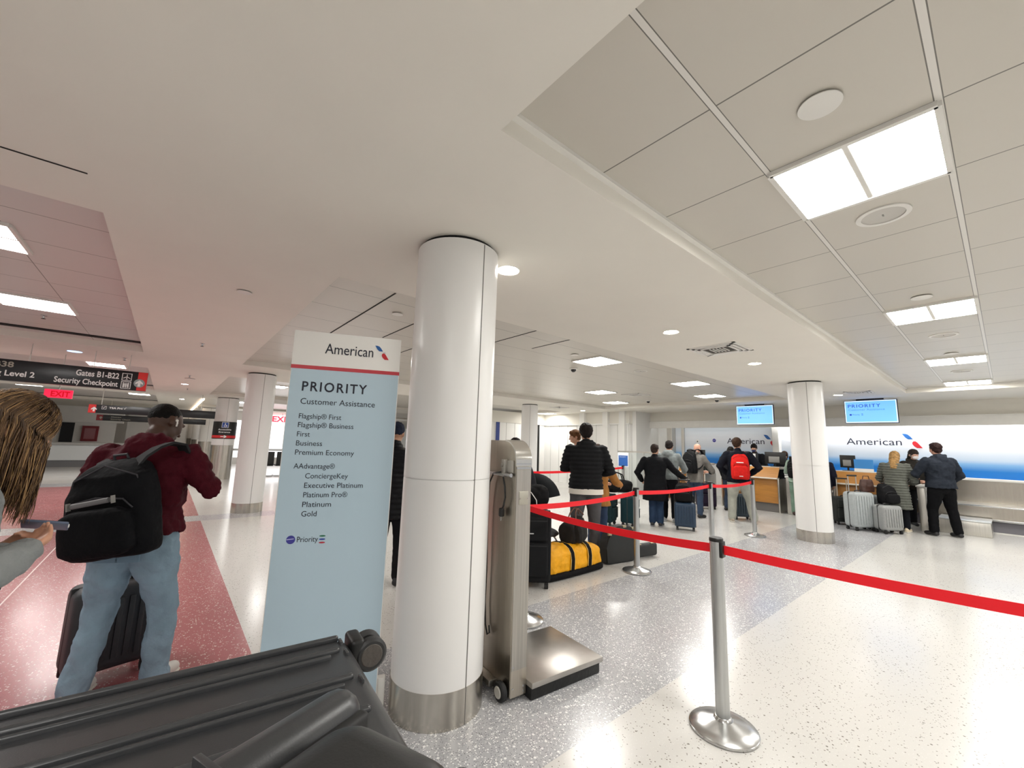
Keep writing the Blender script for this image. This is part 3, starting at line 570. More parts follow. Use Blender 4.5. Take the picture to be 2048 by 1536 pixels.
desk(3.86, 5.25, 'left honey wood ticket desk, beside the red backpack'); desk(1.62, 2.68, 'right wood ticket desk behind the silver suitcases'); desk(5.75, 6.55, 'far left ticket desk behind the grey hooded man')
def divider(x, y, label, h=.9):
    t = thing('desk_divider', label, 'divider', (x, y, 0), 0, None); b = B(); box(b, 0, .75, -.07, .07, 0, h, .02, 3); me_obj('panel', b, STEEL, t); b = B(); box(b, -.02, .77, -.085, .085, h, h+.04, .015, 3); me_obj('cap', b, WHITE, t)
divider(12.25, 3.62, 'steel divider at the right end of the left ticket desk'); divider(12.3, 1.22, 'steel divider between the coated woman and the navy jacket')
def monitor(x, y, z, rz, label, face=False, w=.5, h=.32):
    t = thing('monitor', label, 'monitor', (x, y, z), rz, 'desk monitors'); b = B(); box(b, -.02, .02, -w/2, w/2, .07, .07+h, .008); me_obj('case', b, BLACK, t); b = B(); box(b, -.09, .09, -.1, .1, 0, .012); cyl(b, (0, 0, .01), (0, 0, .1), .02); me_obj('stand', b, BLACK, t)
    b = B(); box(b, -.034, -.02, -w*.22, w*.3, .11, .07+h*.62, .004); me_obj('rear_cover', b, mat('grey plastic', '#8e8c88', .5), t)
monitor(12.75, 4.05, 1.15, 0, 'black monitor backing onto the queue, right end of the left desk'); monitor(12.78, 2.5, 1.15, 0, 'black monitor at the left end of the right desk', w=.3, h=.3); monitor(12.75, 6.2, 1.15, 0, 'black monitor on the far left desk'); monitor(12.75, 5.0, 1.15, 0, 'black monitor behind the bald man, middle of the queue')
t = thing('card_display', 'small blue and white card on the right desk beside its monitor', 'card', (12.6, 2.22, 1.15)); b = B(); box(b, -.01, .01, -.22, .13, 0, .28); me_obj('card', b, mat('card blue', '#3f8fd6', .4), t, smooth=False); b = B(); box(b, -.02, .02, -.22, .13, 0, .07); me_obj('holder', b, WHITE, t, smooth=False)
t = thing('card_display', 'blue and white card in a stand on the left desk before the agent', 'card', (12.62, 4.62, 1.15)); b = B(); box(b, -.01, .01, -.13, .13, 0, .33); me_obj('holder', b, WHITE, t, smooth=False); b = B(); box(b, -.014, -.01, -.11, .11, .02, .27); me_obj('card', b, mat('card blue', '#3f8fd6', .4), t, smooth=False); b = B(); box(b, -.012, .02, -.19, -.14, 0, .36); me_obj('side_screen', b, BLACK, t, smooth=False)
t = thing('card_reader', 'small card reader on the corner of the left desk', 'card reader', (12.45, 3.72, .94)); b = B(); box(b, 0, .05, -.05, .05, 0, .16, .01); me_obj('body', b, mat('reader white', '#d8dadb', .4), t); b = B(); box(b, -.003, 0, -.03, .03, .05, .13); me_obj('screen', b, mat('reader blue', '#4a6a94', .3), t, smooth=False)
# glass partition with rail, by the white panels
t = thing('glass_partition', 'low glass partition with steel rail before the white panels', 'partition', (12.0, 6.6, 0))
b = B(); box(b, -.02, .02, 0, 2.0, 1.38, 1.42, .008); cyl(b, (0, 0, 0), (0, 0, 1.4), .018); cyl(b, (0, 2.0, 0), (0, 2.0, 1.4), .018); cyl(b, (0, 1.0, 0), (0, 1.0, 1.4), .014); me_obj('rail', b, STEEL, t)
b = B(); box(b, -.005, .005, .03, 1.97, .25, 1.37); me_obj('pane', b, GLASS, t, smooth=False)
t = thing('cardboard_box', 'brown cardboard box behind the glass partition', 'box', (12.25, 7.0, 0)); b = B(); box(b, 0, .3, 0, .45, 0, .95, .005); me_obj('lower_box', b, mat('cardboard', '#b58c62', .8), t); b = B(); box(b, .02, .28, .02, .4, .95, 1.28, .005); me_obj('upper_box', b, mat('cardboard pale', '#c9a98a', .8), t)

# ------------------------------------------------------------------ stanchions and belts
def stanchion(x, y, label, rz=0):
    t = thing('stanchion', label, 'stanchion', (x, y, 0), rz, 'queue stanchions')
    b = B(); lathe(b, [(.17, 0), (.178, .004), (.178, .014), (.172, .02), (.12, .034), (.075, .048), (.05, .056), (.043, .07), (.04, .072)], 56); me_obj('base', b, mat('spun steel', '#bdbdbc', .26, 1, var=.05, vscale=3), t)
    b = B(); lathe(b, [(.037, .06), (.037, 1.015)], 32); me_obj('pole', b, brushed('pole steel', '#bfc1c1', .3, 2, .08), t)
    b = B(); lathe(b, [(.0385, 1.012), (.0385, 1.03), (.034, 1.034)], 32); me_obj('cap', b, BLACK, t)
    b = B(); box(b, -.042, -.012, -.028, .028, .925, 1.015, .004); me_obj('belt_socket', b, BLACK, t)
    return t
stanchion(2.585, 1.16, 'nearest steel stanchion, standing alone on the white floor', 95)
stanchion(4.75, 3.132, 'stanchion between the guitar case and its long neck', 5); stanchion(6.845, 3.133, 'stanchion right behind the nearest one, hidden at its foot', 5); stanchion(8.533, 3.118, 'farthest stanchion, before the wood ticket desk', 5)
stanchion(2.615, 2.885, 'stanchion mostly hidden behind the stainless scale', 40); stanchion(10.0, 7.0, 'distant stanchion carrying the small blue notice', 0); stanchion(2.92, -.9, 'stanchion beyond the right edge of the picture', 90); stanchion(5.7, 6.35, 'distant stanchion behind the pushchair', 0)
def belt(p0, p1, label, sag=.03, hw=.0255):
    p0 = Vector(p0); p1 = Vector(p1); n = 14; b = B(); d = (p1-p0).normalized(); a0 = p0+d*.04; a1 = p1-d*.04
    pts = [a0.lerp(a1, i/n)-Vector((0, 0, sag*4*(i/n)*(1-i/n))) for i in range(n+1)]
    strip(b, pts, (0, 0, hw), .0012); o = me_obj('barrier_belt', b, RED); tag(o, label, 'belt', 'red barrier belts')
ZB = .968
belt((2.615, 2.885, ZB), (2.585, 1.16, ZB), 'red belt from behind the scale to the nearest stanchion'); belt((2.585, 1.16, ZB), (2.92, -.9, ZB), 'red belt from the nearest stanchion out to the right edge')
belt((2.615, 2.885, ZB), (4.75, 3.132, ZB), 'red belt from behind the scale to the guitar case stanchion'); belt((4.75, 3.132, ZB), (6.845, 3.133, ZB), 'red belt across the man in the black coat'); belt((6.845, 3.133, ZB), (8.533, 3.118, ZB), 'red belt across the light grey trousers')
belt((5.7, 6.35, ZB), (10.0, 7.0, ZB), 'far red belt behind the man holding the child')
t = thing('notice_stand', 'small blue and white notice on top of a distant stanchion', 'notice', (10.0, 7.0, 1.03), 45)
b = B(); box(b, -.012, .012, -.15, .15, -.04, .36, .004); me_obj('frame', b, mat('notice white', '#e4e8ee', .4), t); b = B(); box(b, -.016, -.012, -.125, .125, -.01, .28); me_obj('notice', b, mat('notice blue', '#2c62b0', .4), t, smooth=False)
M = plane_M((-.016, 0, 0), (0, -1, 0), .001); letters(t, 'Join the queue'[:0] or 'PRIORITY', M, -.10, .08, .23, .022, WINK)

# ------------------------------------------------------------------ stainless luggage scale
t = thing('luggage_scale', 'tall stainless luggage scale with platform beside the big column', 'luggage scale', (1.76, 2.05, 0), -5)
prof = [(.6, .03), (.6, 1.57), (.13, 1.57)]+[(.13-.13*math.sin(R(a)), 1.44+.13*math.cos(R(a))) for a in range(15, 91, 15)]+[(0, 1.40), (0, .03)]
MX = Matrix(((0, 0, 1, 0), (1, 0, 0, 0), (0, 1, 0, 0), (0, 0, 0, 1)))
b = B(); prism(b, prof, .125, MX); bmesh.ops.bevel(b, geom=[e for e in b.edges if e.calc_length() > .3], offset=.004, segments=2, affect='EDGES'); me_obj('tower', b, brushed('scale steel', '#bdb6aa', .3, 2, .08), t, angle=25)
hp = [(.13-.134*math.sin(R(a)), 1.44+.134*math.cos(R(a))) for a in range(0, 91, 10)]+[(-.004, 1.405)]; hp2 = [(.13-.124*math.sin(R(a)), 1.44+.124*math.cos(R(a))) for a in range(90, -1, -10)]
b = B(); prism(b, [(-.004, 1.405)]+hp[::-1][1:]+hp2[::-1]+[(.006, 1.405)], .127, Matrix.Translation((-.001, 0, 0)) @ MX); me_obj('hood', b, mat('polished steel', '#d6d4d0', .16, 1), t)
b = B(); box(b, .004, .121, -.006, 0, 1.385, 1.40); box(b, .004, .121, -.005, 0, 1.415, 1.425); me_obj('hood_lip', b, CHROME, t)
b = B(); box(b, .006, .119, -.0025, 0, .18, 1.38); me_obj('front_panel', b, STEELD, t, smooth=False)
b = B(); box(b, .028, .10, -.006, -.002, 1.16, 1.245, .003); me_obj('name_plate', b, mat('plate steel', '#b6b2a6', .45, .6), t)
b = B()
for x in (.033, .095): cyl(b, (x, -.006, 1.20), (x, -.009, 1.20), .004, 8)
for x, z in ((.02, .08), (.10, .08), (.02, .2), (.10, .05)): cyl(b, (x, 0, z), (x, -.003, z), .005, 8)
me_obj('screw', b, CHROME, t)
b = B(); box(b, -.03, 0, .09, .13, 1.33, 1.445, .004); box(b, -.012, 0, .02, .14, 1.36, 1.44, .003); cyl(b, (-.02, .12, 1.405), (-.035, .12, 1.405), .012, 12); me_obj('latch', b, STEELD, t)
b = B(); cyl(b, (-.022, .02, 1.345), (-.022, .5, 1.345), .013, 12); me_obj('carry_bar', b, CHROME, t)
b = B(); tube(b, [(-.03, .10, 1.33), (-.032, .075, 1.27), (-.03, .07, 1.2), (-.03, .085, 1.15), (-.03, .10, 1.125)], .006, 8); me_obj('power_cord', b, BLACK, t)
b = B(); box(b, -.045, -.015, .09, .125, 1.075, 1.13, .008); me_obj('plug', b, BLACK, t); b = B(); box(b, -.04, -.035, .10, .106, 1.05, 1.08); box(b, -.025, -.02, .112, .118, 1.05, 1.08); me_obj('prong', b, CHROME, t, smooth=False)
b = B(); tube(b, [(-.03, .13, 1.36), (-.03, .22, 1.345), (-.028, .27, 1.28), (-.026, .285, 1.15), (-.022, .285, .9), (-.02, .28, .7), (-.02, .285, .5), (-.02, .27, .36), (-.022, .24, .31), (-.022, .215, .33), (-.02, .225, .37)], .0055, 8); me_obj('signal_cable', b, BLACK, t)
b = B(); box(b, -.06, 0, .14, .44, .05, .085, .005); me_obj('rear_bracket', b, STEELD, t)
for y in (.055, .42):
    b = B(); lathe(b, [(.02, -.02), (.05, -.018), (.056, -.01), (.056, .01), (.05, .018), (.02, .02)], 28, Matrix.Translation((-.03, y, .057)) @ Matrix.Rotation(R(90), 4, 'Y')); o = me_obj('wheel', b, RUBBER, t)
    b = B(); lathe(b, [(.03, -.006), (.034, .0), (.03, .006)], 24, Matrix.Translation((-.05, y, .057)) @ Matrix.Rotation(R(90), 4, 'Y')); me_obj('hub', b, mat('hub grey', '#b9b6ae', .4), o)
b = B(); box(b, .125, .745, -.06, .50, .075, .108, .004); me_obj('platform', b, mat('platform steel', '#b4b0aa', .33, .9, var=.15, vscale=5), t)
b = B(); box(b, .13, .73, -.045, .48, 0, .075, .01); me_obj('skirt', b, mat('skirt black', '#111111', .5, bump=.5, bscale=30), t)

# ------------------------------------------------------------------ luggage builders
def rbox(bm, x0, x1, y0, y1, z0, z1, r, seg=4): return box(bm, x0, x1, y0, y1, z0, z1, r, seg)
def suitcase(label, x, y, rz, w, d, h, col, hard=True, handle=0.0, group=None, trim='#17181a', wh=.055, tagc=None, rough=.4, hcol=None):
    """upright case: w across (local x), d deep (local y, front is -y), h total height"""
    t = thing('suitcase', label, 'suitcase', (x, y, 0), rz, group)
    m = mat('case '+col, col, rough if hard else .85, 0, var=.06, vscale=30, spec=.5 if hard else .2, bump=.1 if hard else .35, bscale=200 if hard else 350); tm = mat('case trim '+trim, trim, .5)
    b = B(); rbox(b, -w/2, w/2, -d/2, d/2, wh+.01, h, min(w, d)*.2 if hard else min(w, d)*.14)
    if hard:
        k = 7
        for i in range(k):
            xx = -w*.38+i*w*.76/(k-1)
            for s in (-1, 1): box(b, xx-w*.035, xx+w*.035, s*(d/2+.004)-.008, s*(d/2+.004)+.008, wh+.08, h-.07, .006)
    me_obj('shell', b, m, t)
    b = B(); rbox(b, -w/2-.003, w/2+.003, -d*.05, d*.05, wh+.006, h+.003, d*.048, 2); me_obj('zip_band', b, tm, t)
    if not hard:
        b = B(); rbox(b, -w*.42, w*.42, -d/2-.035, -d/2+.03, wh+.08, h*.60, .03); me_obj('front_pocket', b, m, t)
        b = B(); rbox(b, -w*.40, w*.40, -d/2-.03, -d/2+.03, h*.62, h-.05, .025); me_obj('top_pocket', b, m, t)
        b = B(); box(b, -w*.38, w*.38, -d/2-.034, -d/2-.026, h*.88, h*.895); box(b, -w*.38, w*.38, -d/2-.04, -d/2-.03, h*.56, h*.575); me_obj('zip', b, tm, t)
        b = B(); box(b, -.03, .03, -d/2-.038, -d/2-.03, h*.72, h*.735); me_obj('badge', b, CHROME, t)
    b = B(); tube(b, [(-.07, 0, h-.005), (-.065, 0, h+.025), (0, 0, h+.032), (.065, 0, h+.025), (.07, 0, h-.005)], .011, 8); me_obj('carry_handle', b, tm, t)
    for sx in (-1, 1):
        for sy in (-1, 1):
            cx, cy = sx*(w/2-.045), sy*(d/2-.045); b = B()
            for o in (-.011, .011): lathe(b, [(.008, -.008), (wh/2, -.007), (wh/2, .007), (.008, .008)], 16, Matrix.Translation((cx+o, cy, wh/2)) @ Matrix.Rotation(R(90), 4, 'Y'))
            box(b, cx-.02, cx+.02, cy-.02, cy+.02, wh*.7, wh+.03, .005); me_obj('wheel', b, RUBBER, t)
    if handle:
        hm = mat('handle '+(hcol or '#202022'), hcol or '#202022', .35, .6 if hcol else 0); b = B()
        for s in (-1, 1): cyl(b, (s*.09, d/2-.04, h-.05), (s*.09, d/2-.04, h+handle), .009, 8)
        me_obj('handle_tube', b, hm, t); b = B(); box(b, -.11, .11, d/2-.058, d/2-.022, h+handle-.02, h+handle+.012, .012, 3); me_obj('handle_grip', b, tm, t)
    if tagc:
        b = B(); box(b, -w*.30, -w*.12, -d/2-.012, -d/2-.008, h*.72, h*.735); me_obj('label_plate', b, mat('plate '+tagc, tagc, .4), t)
    return t
def backpack(label, loc, rz, w, d, h, col, tilt=0, straps=True, acc=None, group=None, lace=False, detail=None, sagx=0):
    """worn or standing pack: back panel at local +y, z from 0 to h"""
    t = thing('backpack', label, 'backpack', loc, rz, group)
    if tilt: t.rotation_euler = (R(tilt), R(sagx), R(rz))
    m = mat('pack '+col, col, .75, spec=.15, var=.1, vscale=20, bump=.4, bscale=40); am = mat('pack acc '+(acc or '#2a2a2c'), acc or '#2a2a2c', .6)
    b = B(); secs = []
    for z, fw_, fd in ((0, .80, .72), (.03, .93, .92), (.15, 1, 1), (.4, 1, 1), (.65, .97, .92), (.83, .88, .75), (.94, .68, .5), (1, .4, .25)):
        secs.append(((0, d/2-fd*d/2, z*h), fw_*w/2, fd*d/2, (1, 0, 0), (0, 1, 0)))
    loft(b, secs, 28, 3.2); me = meld(b, max(w, h)/55, 2, .012); me_obj('body', me, m, t)
    b = B(); secs = [((0, -d/2+.0, z*h), f*w*.40, f*d*.28, (1, 0, 0), (0, 1, 0)) for z, f in ((.06, .7), (.12, 1), (.35, 1), (.48, .92), (.53, .6))]
    loft(b, secs, 24, 3.5); me_obj('front_pocket', meld(b, w/45, 2, .008), m, t)
    b = B(); pts = [(-w*.37, -d*.42, h*.50), (-w*.3, -d*.50, h*.60), (0, -d*.52, h*.64), (w*.3, -d*.50, h*.60), (w*.37, -d*.42, h*.50)]; tube(b, pts, .005, 6); pts = [(-w*.42, -d*.15, h*.6), (-w*.36, -d*.2, h*.82), (0, -d*.2, h*.95), (w*.36, -d*.2, h*.82), (w*.42, -d*.15, h*.6)]; tube(b, pts, .005, 6); me_obj('zip', b, am, t)
    b = B(); tube(b, [(-.04, d*.35, h*.97), (-.035, d*.3, h*1.05), (.035, d*.3, h*1.05), (.04, d*.35, h*.97)], .008, 8); me_obj('grab_loop', b, am, t)
    if straps:
        for s in (-1, 1):
            b = B(); strip(b, [(s*w*.24, d*.45, h*.93), (s*w*.27, d*.55, h*1.03), (s*w*.30, d*.5+.10, h*1.06), (s*w*.34, d*.5+.20, h*.98), (s*w*.40, d*.5+.235, h*.78), (s*w*.47, d*.5+.2, h*.55), (s*w*.5, d*.5+.08, h*.30), (s*w*.48, d*.4, h*.18)], (.03, 0, 0), .006); me_obj('shoulder_strap', b, m, t)
    if lace:
        b = B(); tube(b, [(-w*.25, -d*.55, h*.55), (w*.2, -d*.72, h*.42), (-w*.2, -d*.74, h*.3), (w*.25, -d*.7, h*.18)], .004, 6); me_obj('cord_lace', b, am, t)
    if detail: detail(t, w, d, h)
    return t
# ------------------------------------------------------------------ people
def hand(bm, w, d, n, side, curl=.5, sc=1.0, spread=1.0):
    w = Vector(w); d = Vector(d).normalized(); n = Vector(n); n = (n-d*n.dot(d)).normalized(); s = d.cross(n)*side
    limb(bm, [w-d*.02*sc, w+d*.03*sc, w+d*.075*sc], [.026*sc, .035*sc, .038*sc], 12, .45, s)
    for k, (off, ln) in enumerate(((.029, .072), (.010, .080), (-.010, .074), (-.028, .058))):
        p = w+d*(.085-.006*abs(k-1))*sc+s*off*sc*spread; a = curl*R(55); d1 = d*math.cos(a)+n*math.sin(a); a2 = a+curl*R(70); d2 = d*math.cos(a2)+n*math.sin(a2)
        limb(bm, [p-d*.015*sc, p+d1*ln*.5*sc, p+(d1*.5+d2*.32)*ln*sc, p+(d1*.5+d2*.55)*ln*sc], [.0095*sc, .0088*sc, .0082*sc, .0072*sc], 8)
    p = w+d*.025*sc+s*.03*sc; t1 = (d*.65+s*.75+n*.15).normalized(); t2 = (d*.9+s*.25+n*.45).normalized()
    limb(bm, [p-s*.012*sc, p+t1*.036*sc, p+t1*.036*sc+t2*.032*sc], [.0135*sc, .011*sc, .0088*sc], 8)
def head_prims(bm, Hm, k=1.0):
    E = lambda c, r: ell(bm, c, r, Hm, 20)
    E((0, -.012, .028), (.076, .096, .090)); E((0, .020, -.045), (.058, .070, .068)); E((0, .035, -.085), (.034, .038, .026)); E((0, .055, -.01), (.060, .040, .060))
    for s in (-1, 1):
        ell(bm, (s*.077, -.012, -.012), (.011, .021, .033), Hm, 12); E((s*.034, .070, -.03), (.022, .02, .02)); ell(bm, (s*.03, .084, .024), (.026, .012, .009), Hm, 10)
    limb(bm, [Hm @ Vector((0, .090, .014)), Hm @ Vector((0, .103, -.008)), Hm @ Vector((0, .110, -.028))], [.008, .010, .0125], 10)
    ell(bm, (0, .090, -.058), (.024, .012, .006), Hm, 10); ell(bm, (0, .088, -.068), (.020, .012, .007), Hm, 10)
def person(label, x, y, az, H=1.75, voxel=.013, skin='#c89a7c', lean=0, hpitch=0, hturn=0, htilt=0, bulk=1.0, hair=None, top=None, pants=None, shoes='#1c1c1e', armL=None, armR=None, handL=None, handR=None,
           feet=((-.11, 0), (.11, 0)), knees=None, mask=None, z0=0, hs=1.0, brow=True, cuff=True, group=None, name='person', twist=0, long=False, pfold=.016):
    t = thing(name, label, 'person', (x, y, z0), az-90, group); s = H/1.75; SC = Matrix.Scale(s, 4)
    P = Vector((0, 0, .95)); L = Matrix.Translation(P) @ Matrix.Rotation(R(-lean), 4, 'X') @ Matrix.Rotation(R(twist), 4, 'Z') @ Matrix.Translation(-P); Lr = L.to_3x3()
    X3 = Lr @ Vector((1, 0, 0)); Y3 = Lr @ Vector((0, 1, 0)); up_ = lambda v: L @ Vector(v)
    Hm = L @ Matrix.Translation((0, -.005, 1.50)) @ Matrix.Rotation(R(-hpitch), 4, 'X') @ Matrix.Rotation(R(htilt), 4, 'Y') @ Matrix.Translation((0, .02, .135*hs)) @ Matrix.Rotation(R(hturn), 4, 'Z') @ Matrix.Scale(hs, 4)
    shL, shR = up_((-.185*bulk, -.01, 1.405)), up_((.185*bulk, -.01, 1.405))
    A = []
    for sd, sh, arm in ((-1, shL, armL), (1, shR, armR)):
        e, wv = arm or ((sd*.25, -.03, 1.13), (sd*.25, .07, .90)); A.append((sd, sh, Vector(e), Vector(wv)))
    kn = knees or [((f[0]*.95+sd*.0), f[1]*.5+.03, .50) for f, sd in zip(feet, (-1, 1))]
    def torso(bm, off, zlo, slim=1.0, flare=0):
        prof = [(.42, .20, .15, 0), (.55, .195, .145, 0), (.70, .187, .138, 0), (.82, .180, .130, 0), (.90, .176, .125, 0), (.98, .170, .118, 0), (1.08, .155, .108, 0), (1.20, .168, .115, 0), (1.30, .182, .118, -.005), (1.38, .185, .102, -.008), (1.43, .150, .080, -.01), (1.475, .085, .062, -.008)]
        secs = []
        for z, rx, ry, yo in prof:
            if z < zlo-.06: continue
            zz = max(z, zlo); c = (0, yo, zz); ln = z > .93
            g = 1+flare*max(0, 1.0-zz)
            secs.append((up_(c) if ln else c, (rx*bulk+off)*g, (ry*(.5+.5*bulk)+off)*g, X3 if ln else (1, 0, 0), Y3 if ln else (0, 1, 0)))
        loft(bm, secs, 24, 2.3)
    skm = mat('skin '+skin, skin, .5, var=.05, vscale=15)
    # body
    b = B(); torso(b, -.012, .86)
    for i, sd in enumerate((-1, 1)):
        limb(b, [(sd*.09, 0, .90), kn[i], (feet[i][0], feet[i][1], .09)], [.075, .05, .036])
        limb(b, [(feet[i][0], feet[i][1]-.03, .045), (feet[i][0]+sd*.02, feet[i][1]+.13, .03)], [.034, .026], 10)
    for sd, sh, e, wv in A: limb(b, [sh, sh.lerp(e, .5), e, e.lerp(wv, .4), wv], [.046, .042, .035, .033, .024])
    limb(b, [up_((0, -.015, 1.42)), Hm @ Vector((0, -.02, -.075))], [.056*hs, .052*hs])
    for (sd, sh, e, wv), hd in zip(A, (handL, handR)):
        hd = hd or {}; hand(b, wv, hd.get('d', (wv-e)), hd.get('n', (-sd, 0, 0)), hd.get('s', 1 if sd < 0 else -1), hd.get('curl', .55), hd.get('sc', 1.0))
    head_prims(b, Hm); me = meld(b, voxel, 3); me.transform(SC); me_obj('body', me, skm, t, angle=0)
    for sd in (-1, 1):
        b = B(); ell(b, (sd*.031, .078, .006), (.0125, .0125, .0125), Hm, 12); bmesh.ops.transform(b, matrix=SC, verts=b.verts); eo = me_obj('eye', b, mat('eye white', '#e9e6e0', .2), t)
        b = B(); ell(b, (sd*.031, .0875, .004), (.006, .004, .006), Hm, 10); bmesh.ops.transform(b, matrix=SC, verts=b.verts); me_obj('iris', b, mat('iris', '#2b1c14', .2), eo)
    # trousers
    if pants:
        pc, pb = pants if isinstance(pants, tuple) else (pants, 1.0)
        b = B(); loft(b, [((0, 0, .80), .165*bulk, .115, (1, 0, 0), (0, 1, 0)), ((0, 0, .88), .178*bulk, .128, (1, 0, 0), (0, 1, 0)), ((0, 0, 1.0), .170*bulk, .120, (1, 0, 0), (0, 1, 0)), ((0, .0, 1.04), .165*bulk, .118, (1, 0, 0), (0, 1, 0))], 24, 2.2)
        for i, sd in enumerate((-1, 1)):
            k = Vector(kn[i]); a = Vector((feet[i][0], feet[i][1], .10 if not long else .065)); limb(b, [(sd*.085*bulk, 0, .86), Vector((sd*.09*bulk, .0, .80)).lerp(k, .4), k, k.lerp(a, .45), a], [.100*pb*bulk, .094*pb, .072*pb, .068*pb, .064*pb], 16)
        me = meld(b, voxel, 2, pfold); me.transform(SC); me_obj('trousers', me, mat('trousers '+pc, pc, .85, spec=.15, var=.12, vscale=9, bump=.25, bscale=90), t, angle=0)
    # shoes
    for i, sd in enumerate((-1, 1)):
        fx, fy = feet[i]; b = B(); limb(b, [(fx, fy-.045, .045), (fx+sd*.005, fy+.04, .05), (fx+sd*.02, fy+.15, .035)], [.042, .046, .040], 14, .9, (1, 0, 0)); ell(b, (fx, fy-.01, .08), (.042, .055, .05))
        for v in b.verts: v.co.z = max(v.co.z, .0)
        me = meld(b, voxel*.8, 2); me.transform(SC); sc_ = shoes[0] if isinstance(shoes, tuple) else shoes; so = me_obj('shoe', me, mat('shoe '+sc_, sc_, .55, var=.06), t)
        if isinstance(shoes, tuple):
            b = B(); limb(b, [(fx, fy-.045, .012), (fx+sd*.02, fy+.15, .012)], [.047, .044], 14, .3, (1, 0, 0)); bmesh.ops.transform(b, matrix=SC, verts=b.verts); me_obj('sole', b, mat('sole '+shoes[1], shoes[1], .6), so)
    # top
    if top:
        tc = top['c']; off = top.get('off', .022); hem = top.get('hem', .84); sl = top.get('sleeve', .96)
        b = B(); torso(b, off, hem, flare=top.get('flare', 0))
        for sd, sh, e, wv in A:
            w2 = e.lerp(wv, sl); limb(b, [sh, sh.lerp(e, .5), e, e.lerp(w2, .5), w2], [.062+off*.6, .056+off*.7, .048+off*.7, .044+off*.6, .036+off*.5], 14)
        limb(b, [up_((0, -.012, 1.44)), up_((0, -.012, 1.49))], [.075+off*.3, .066+off*.3], 16)
        if top.get('hood'): 
            ell(b, (0, -.085, 1.44), (.125, .07, .085), L, 18); limb(b, [up_((-.10, -.02, 1.475)), up_((-.07, -.075, 1.50)), up_((.07, -.075, 1.50)), up_((.10, -.02, 1.475))], [.034, .04, .04, .034], 12)
        me = meld(b, voxel, 2, top.get('fold', .022)); 
        if top.get('quilt'):
            for v in me.vertices: v.co += v.normal*.006*math.sin(v.co.z*2*math.pi/.055)
        me.transform(SC); me_obj(top.get('name', 'jacket'), me, mat('cloth '+tc, tc, top.get('rough', .8), spec=.15, var=top.get('var', .12), vscale=12, bump=.3, bscale=120), t, angle=0)
        if top.get('hemc'):
            b = B(); torso(b, off-.006, hem-.07); bm2 = [v for v in b.verts if v.co.z > hem+.04]; bmesh.ops.delete(b, geom=bm2, context='VERTS'); bmesh.ops.holes_fill(b, edges=b.edges); bmesh.ops.transform(b, matrix=SC, verts=b.verts); me_obj('shirt', b, mat('shirt '+top['hemc'], top['hemc'], .8, bump=.2), t)
        if top.get('stripe'):
            b = B()
            for i, sd in enumerate((-1, 1)):
                k = Vector(kn[i])+Vector((sd*.08, 0, 0)); h0 = Vector((sd*.185, 0, .86)); a0 = Vector((feet[i][0]+sd*.075, feet[i][1], .12)); strip(b, [h0, h0.lerp(k, .5), k, k.lerp(a0, .5), a0], (0, .012, 0), .003)
            bmesh.ops.transform(b, matrix=SC, verts=b.verts); me_obj('side_stripe', b, WINK, t)
    # hair
    if hair:
        hc, kind = hair; b = B(); E = lambda c, r: ell(b, c, r, Hm, 20)
        if kind == 'buzz': E((0, -.020, .036), (.0775, .093, .0885))
        elif kind in ('short', 'messy'):
            q = .006 if kind == 'short' else .014
            E((0, -.020, .040), (.079+q, .095+q, .088+q)); E((0, -.050, -.020), (.068, .056, .065)); E((0, .035, .085), (.062, .050, .035+q))
            for s_ in (-1, 1): E((s_*.070, -.02, .01), (.015, .04, .045))
        elif kind in ('bob', 'long'):
            E((0, -.020, .038), (.090, .106, .096)); ln = .13 if kind == 'bob' else .30
            loft(b, [(Hm @ Vector((0, -.03, .04)), .088, .09, Hm.to_3x3() @ Vector((1, 0, 0)), Hm.to_3x3() @ Vector((0, 1, 0))), (Hm @ Vector((0, -.045, -.06)), .092, .075, Hm.to_3x3() @ Vector((1, 0, 0)), Hm.to_3x3() @ Vector((0, 1, 0))), (Hm @ Vector((0, -.065, -ln)), .085, .05, X3, Y3), (Hm @ Vector((0, -.07, -ln-.05)), .05, .03, X3, Y3)], 20)
        elif kind == 'bun':
            E((0, -.018, .036), (.082, .099, .092)); E((0, -.06, -.02), (.066, .05, .06)); E((0, -.11, .06), (.04, .04, .04))
        elif kind == 'beanie':
            E((0, -.016, .045), (.086, .104, .088)); E((0, -.03, .02), (.086, .09, .05))
        me = meld(b, min(voxel, .009), 2, .004 if kind == 'buzz' else .016, HAIRT); me.transform(SC); me_obj('hair' if kind != 'beanie' else 'beanie', me, mat('hair '+hc, hc, .6, spec=.15, var=.35, vscale=25, bump=.5, bscale=120), t, angle=0)
    if mask:
        b = B(); ell(b, (0, .066, -.042), (.057, .050, .050), Hm, 18); ell(b, (0, .10, -.03), (.022, .022, .03), Hm, 14); me = meld(b, .007, 2)
        me.transform(SC); mo = me_obj('face_mask', me, mat('mask '+mask, mask, .7), t)
        b = B()
        for s_ in (-1, 1): tube(b, [Hm @ Vector((s_*.052, .07, -.02)), Hm @ Vector((s_*.074, .02, -.005)), Hm @ Vector((s_*.082, -.02, .008))], .0022, 6); tube(b, [Hm @ Vector((s_*.05, .06, -.065)), Hm @ Vector((s_*.073, .015, -.035)), Hm @ Vector((s_*.082, -.025, -.03))], .0022, 6)
        bmesh.ops.transform(b, matrix=SC, verts=b.verts); me_obj('ear_loop', b, WHITE, mo)
    return t, Hm, SC, L

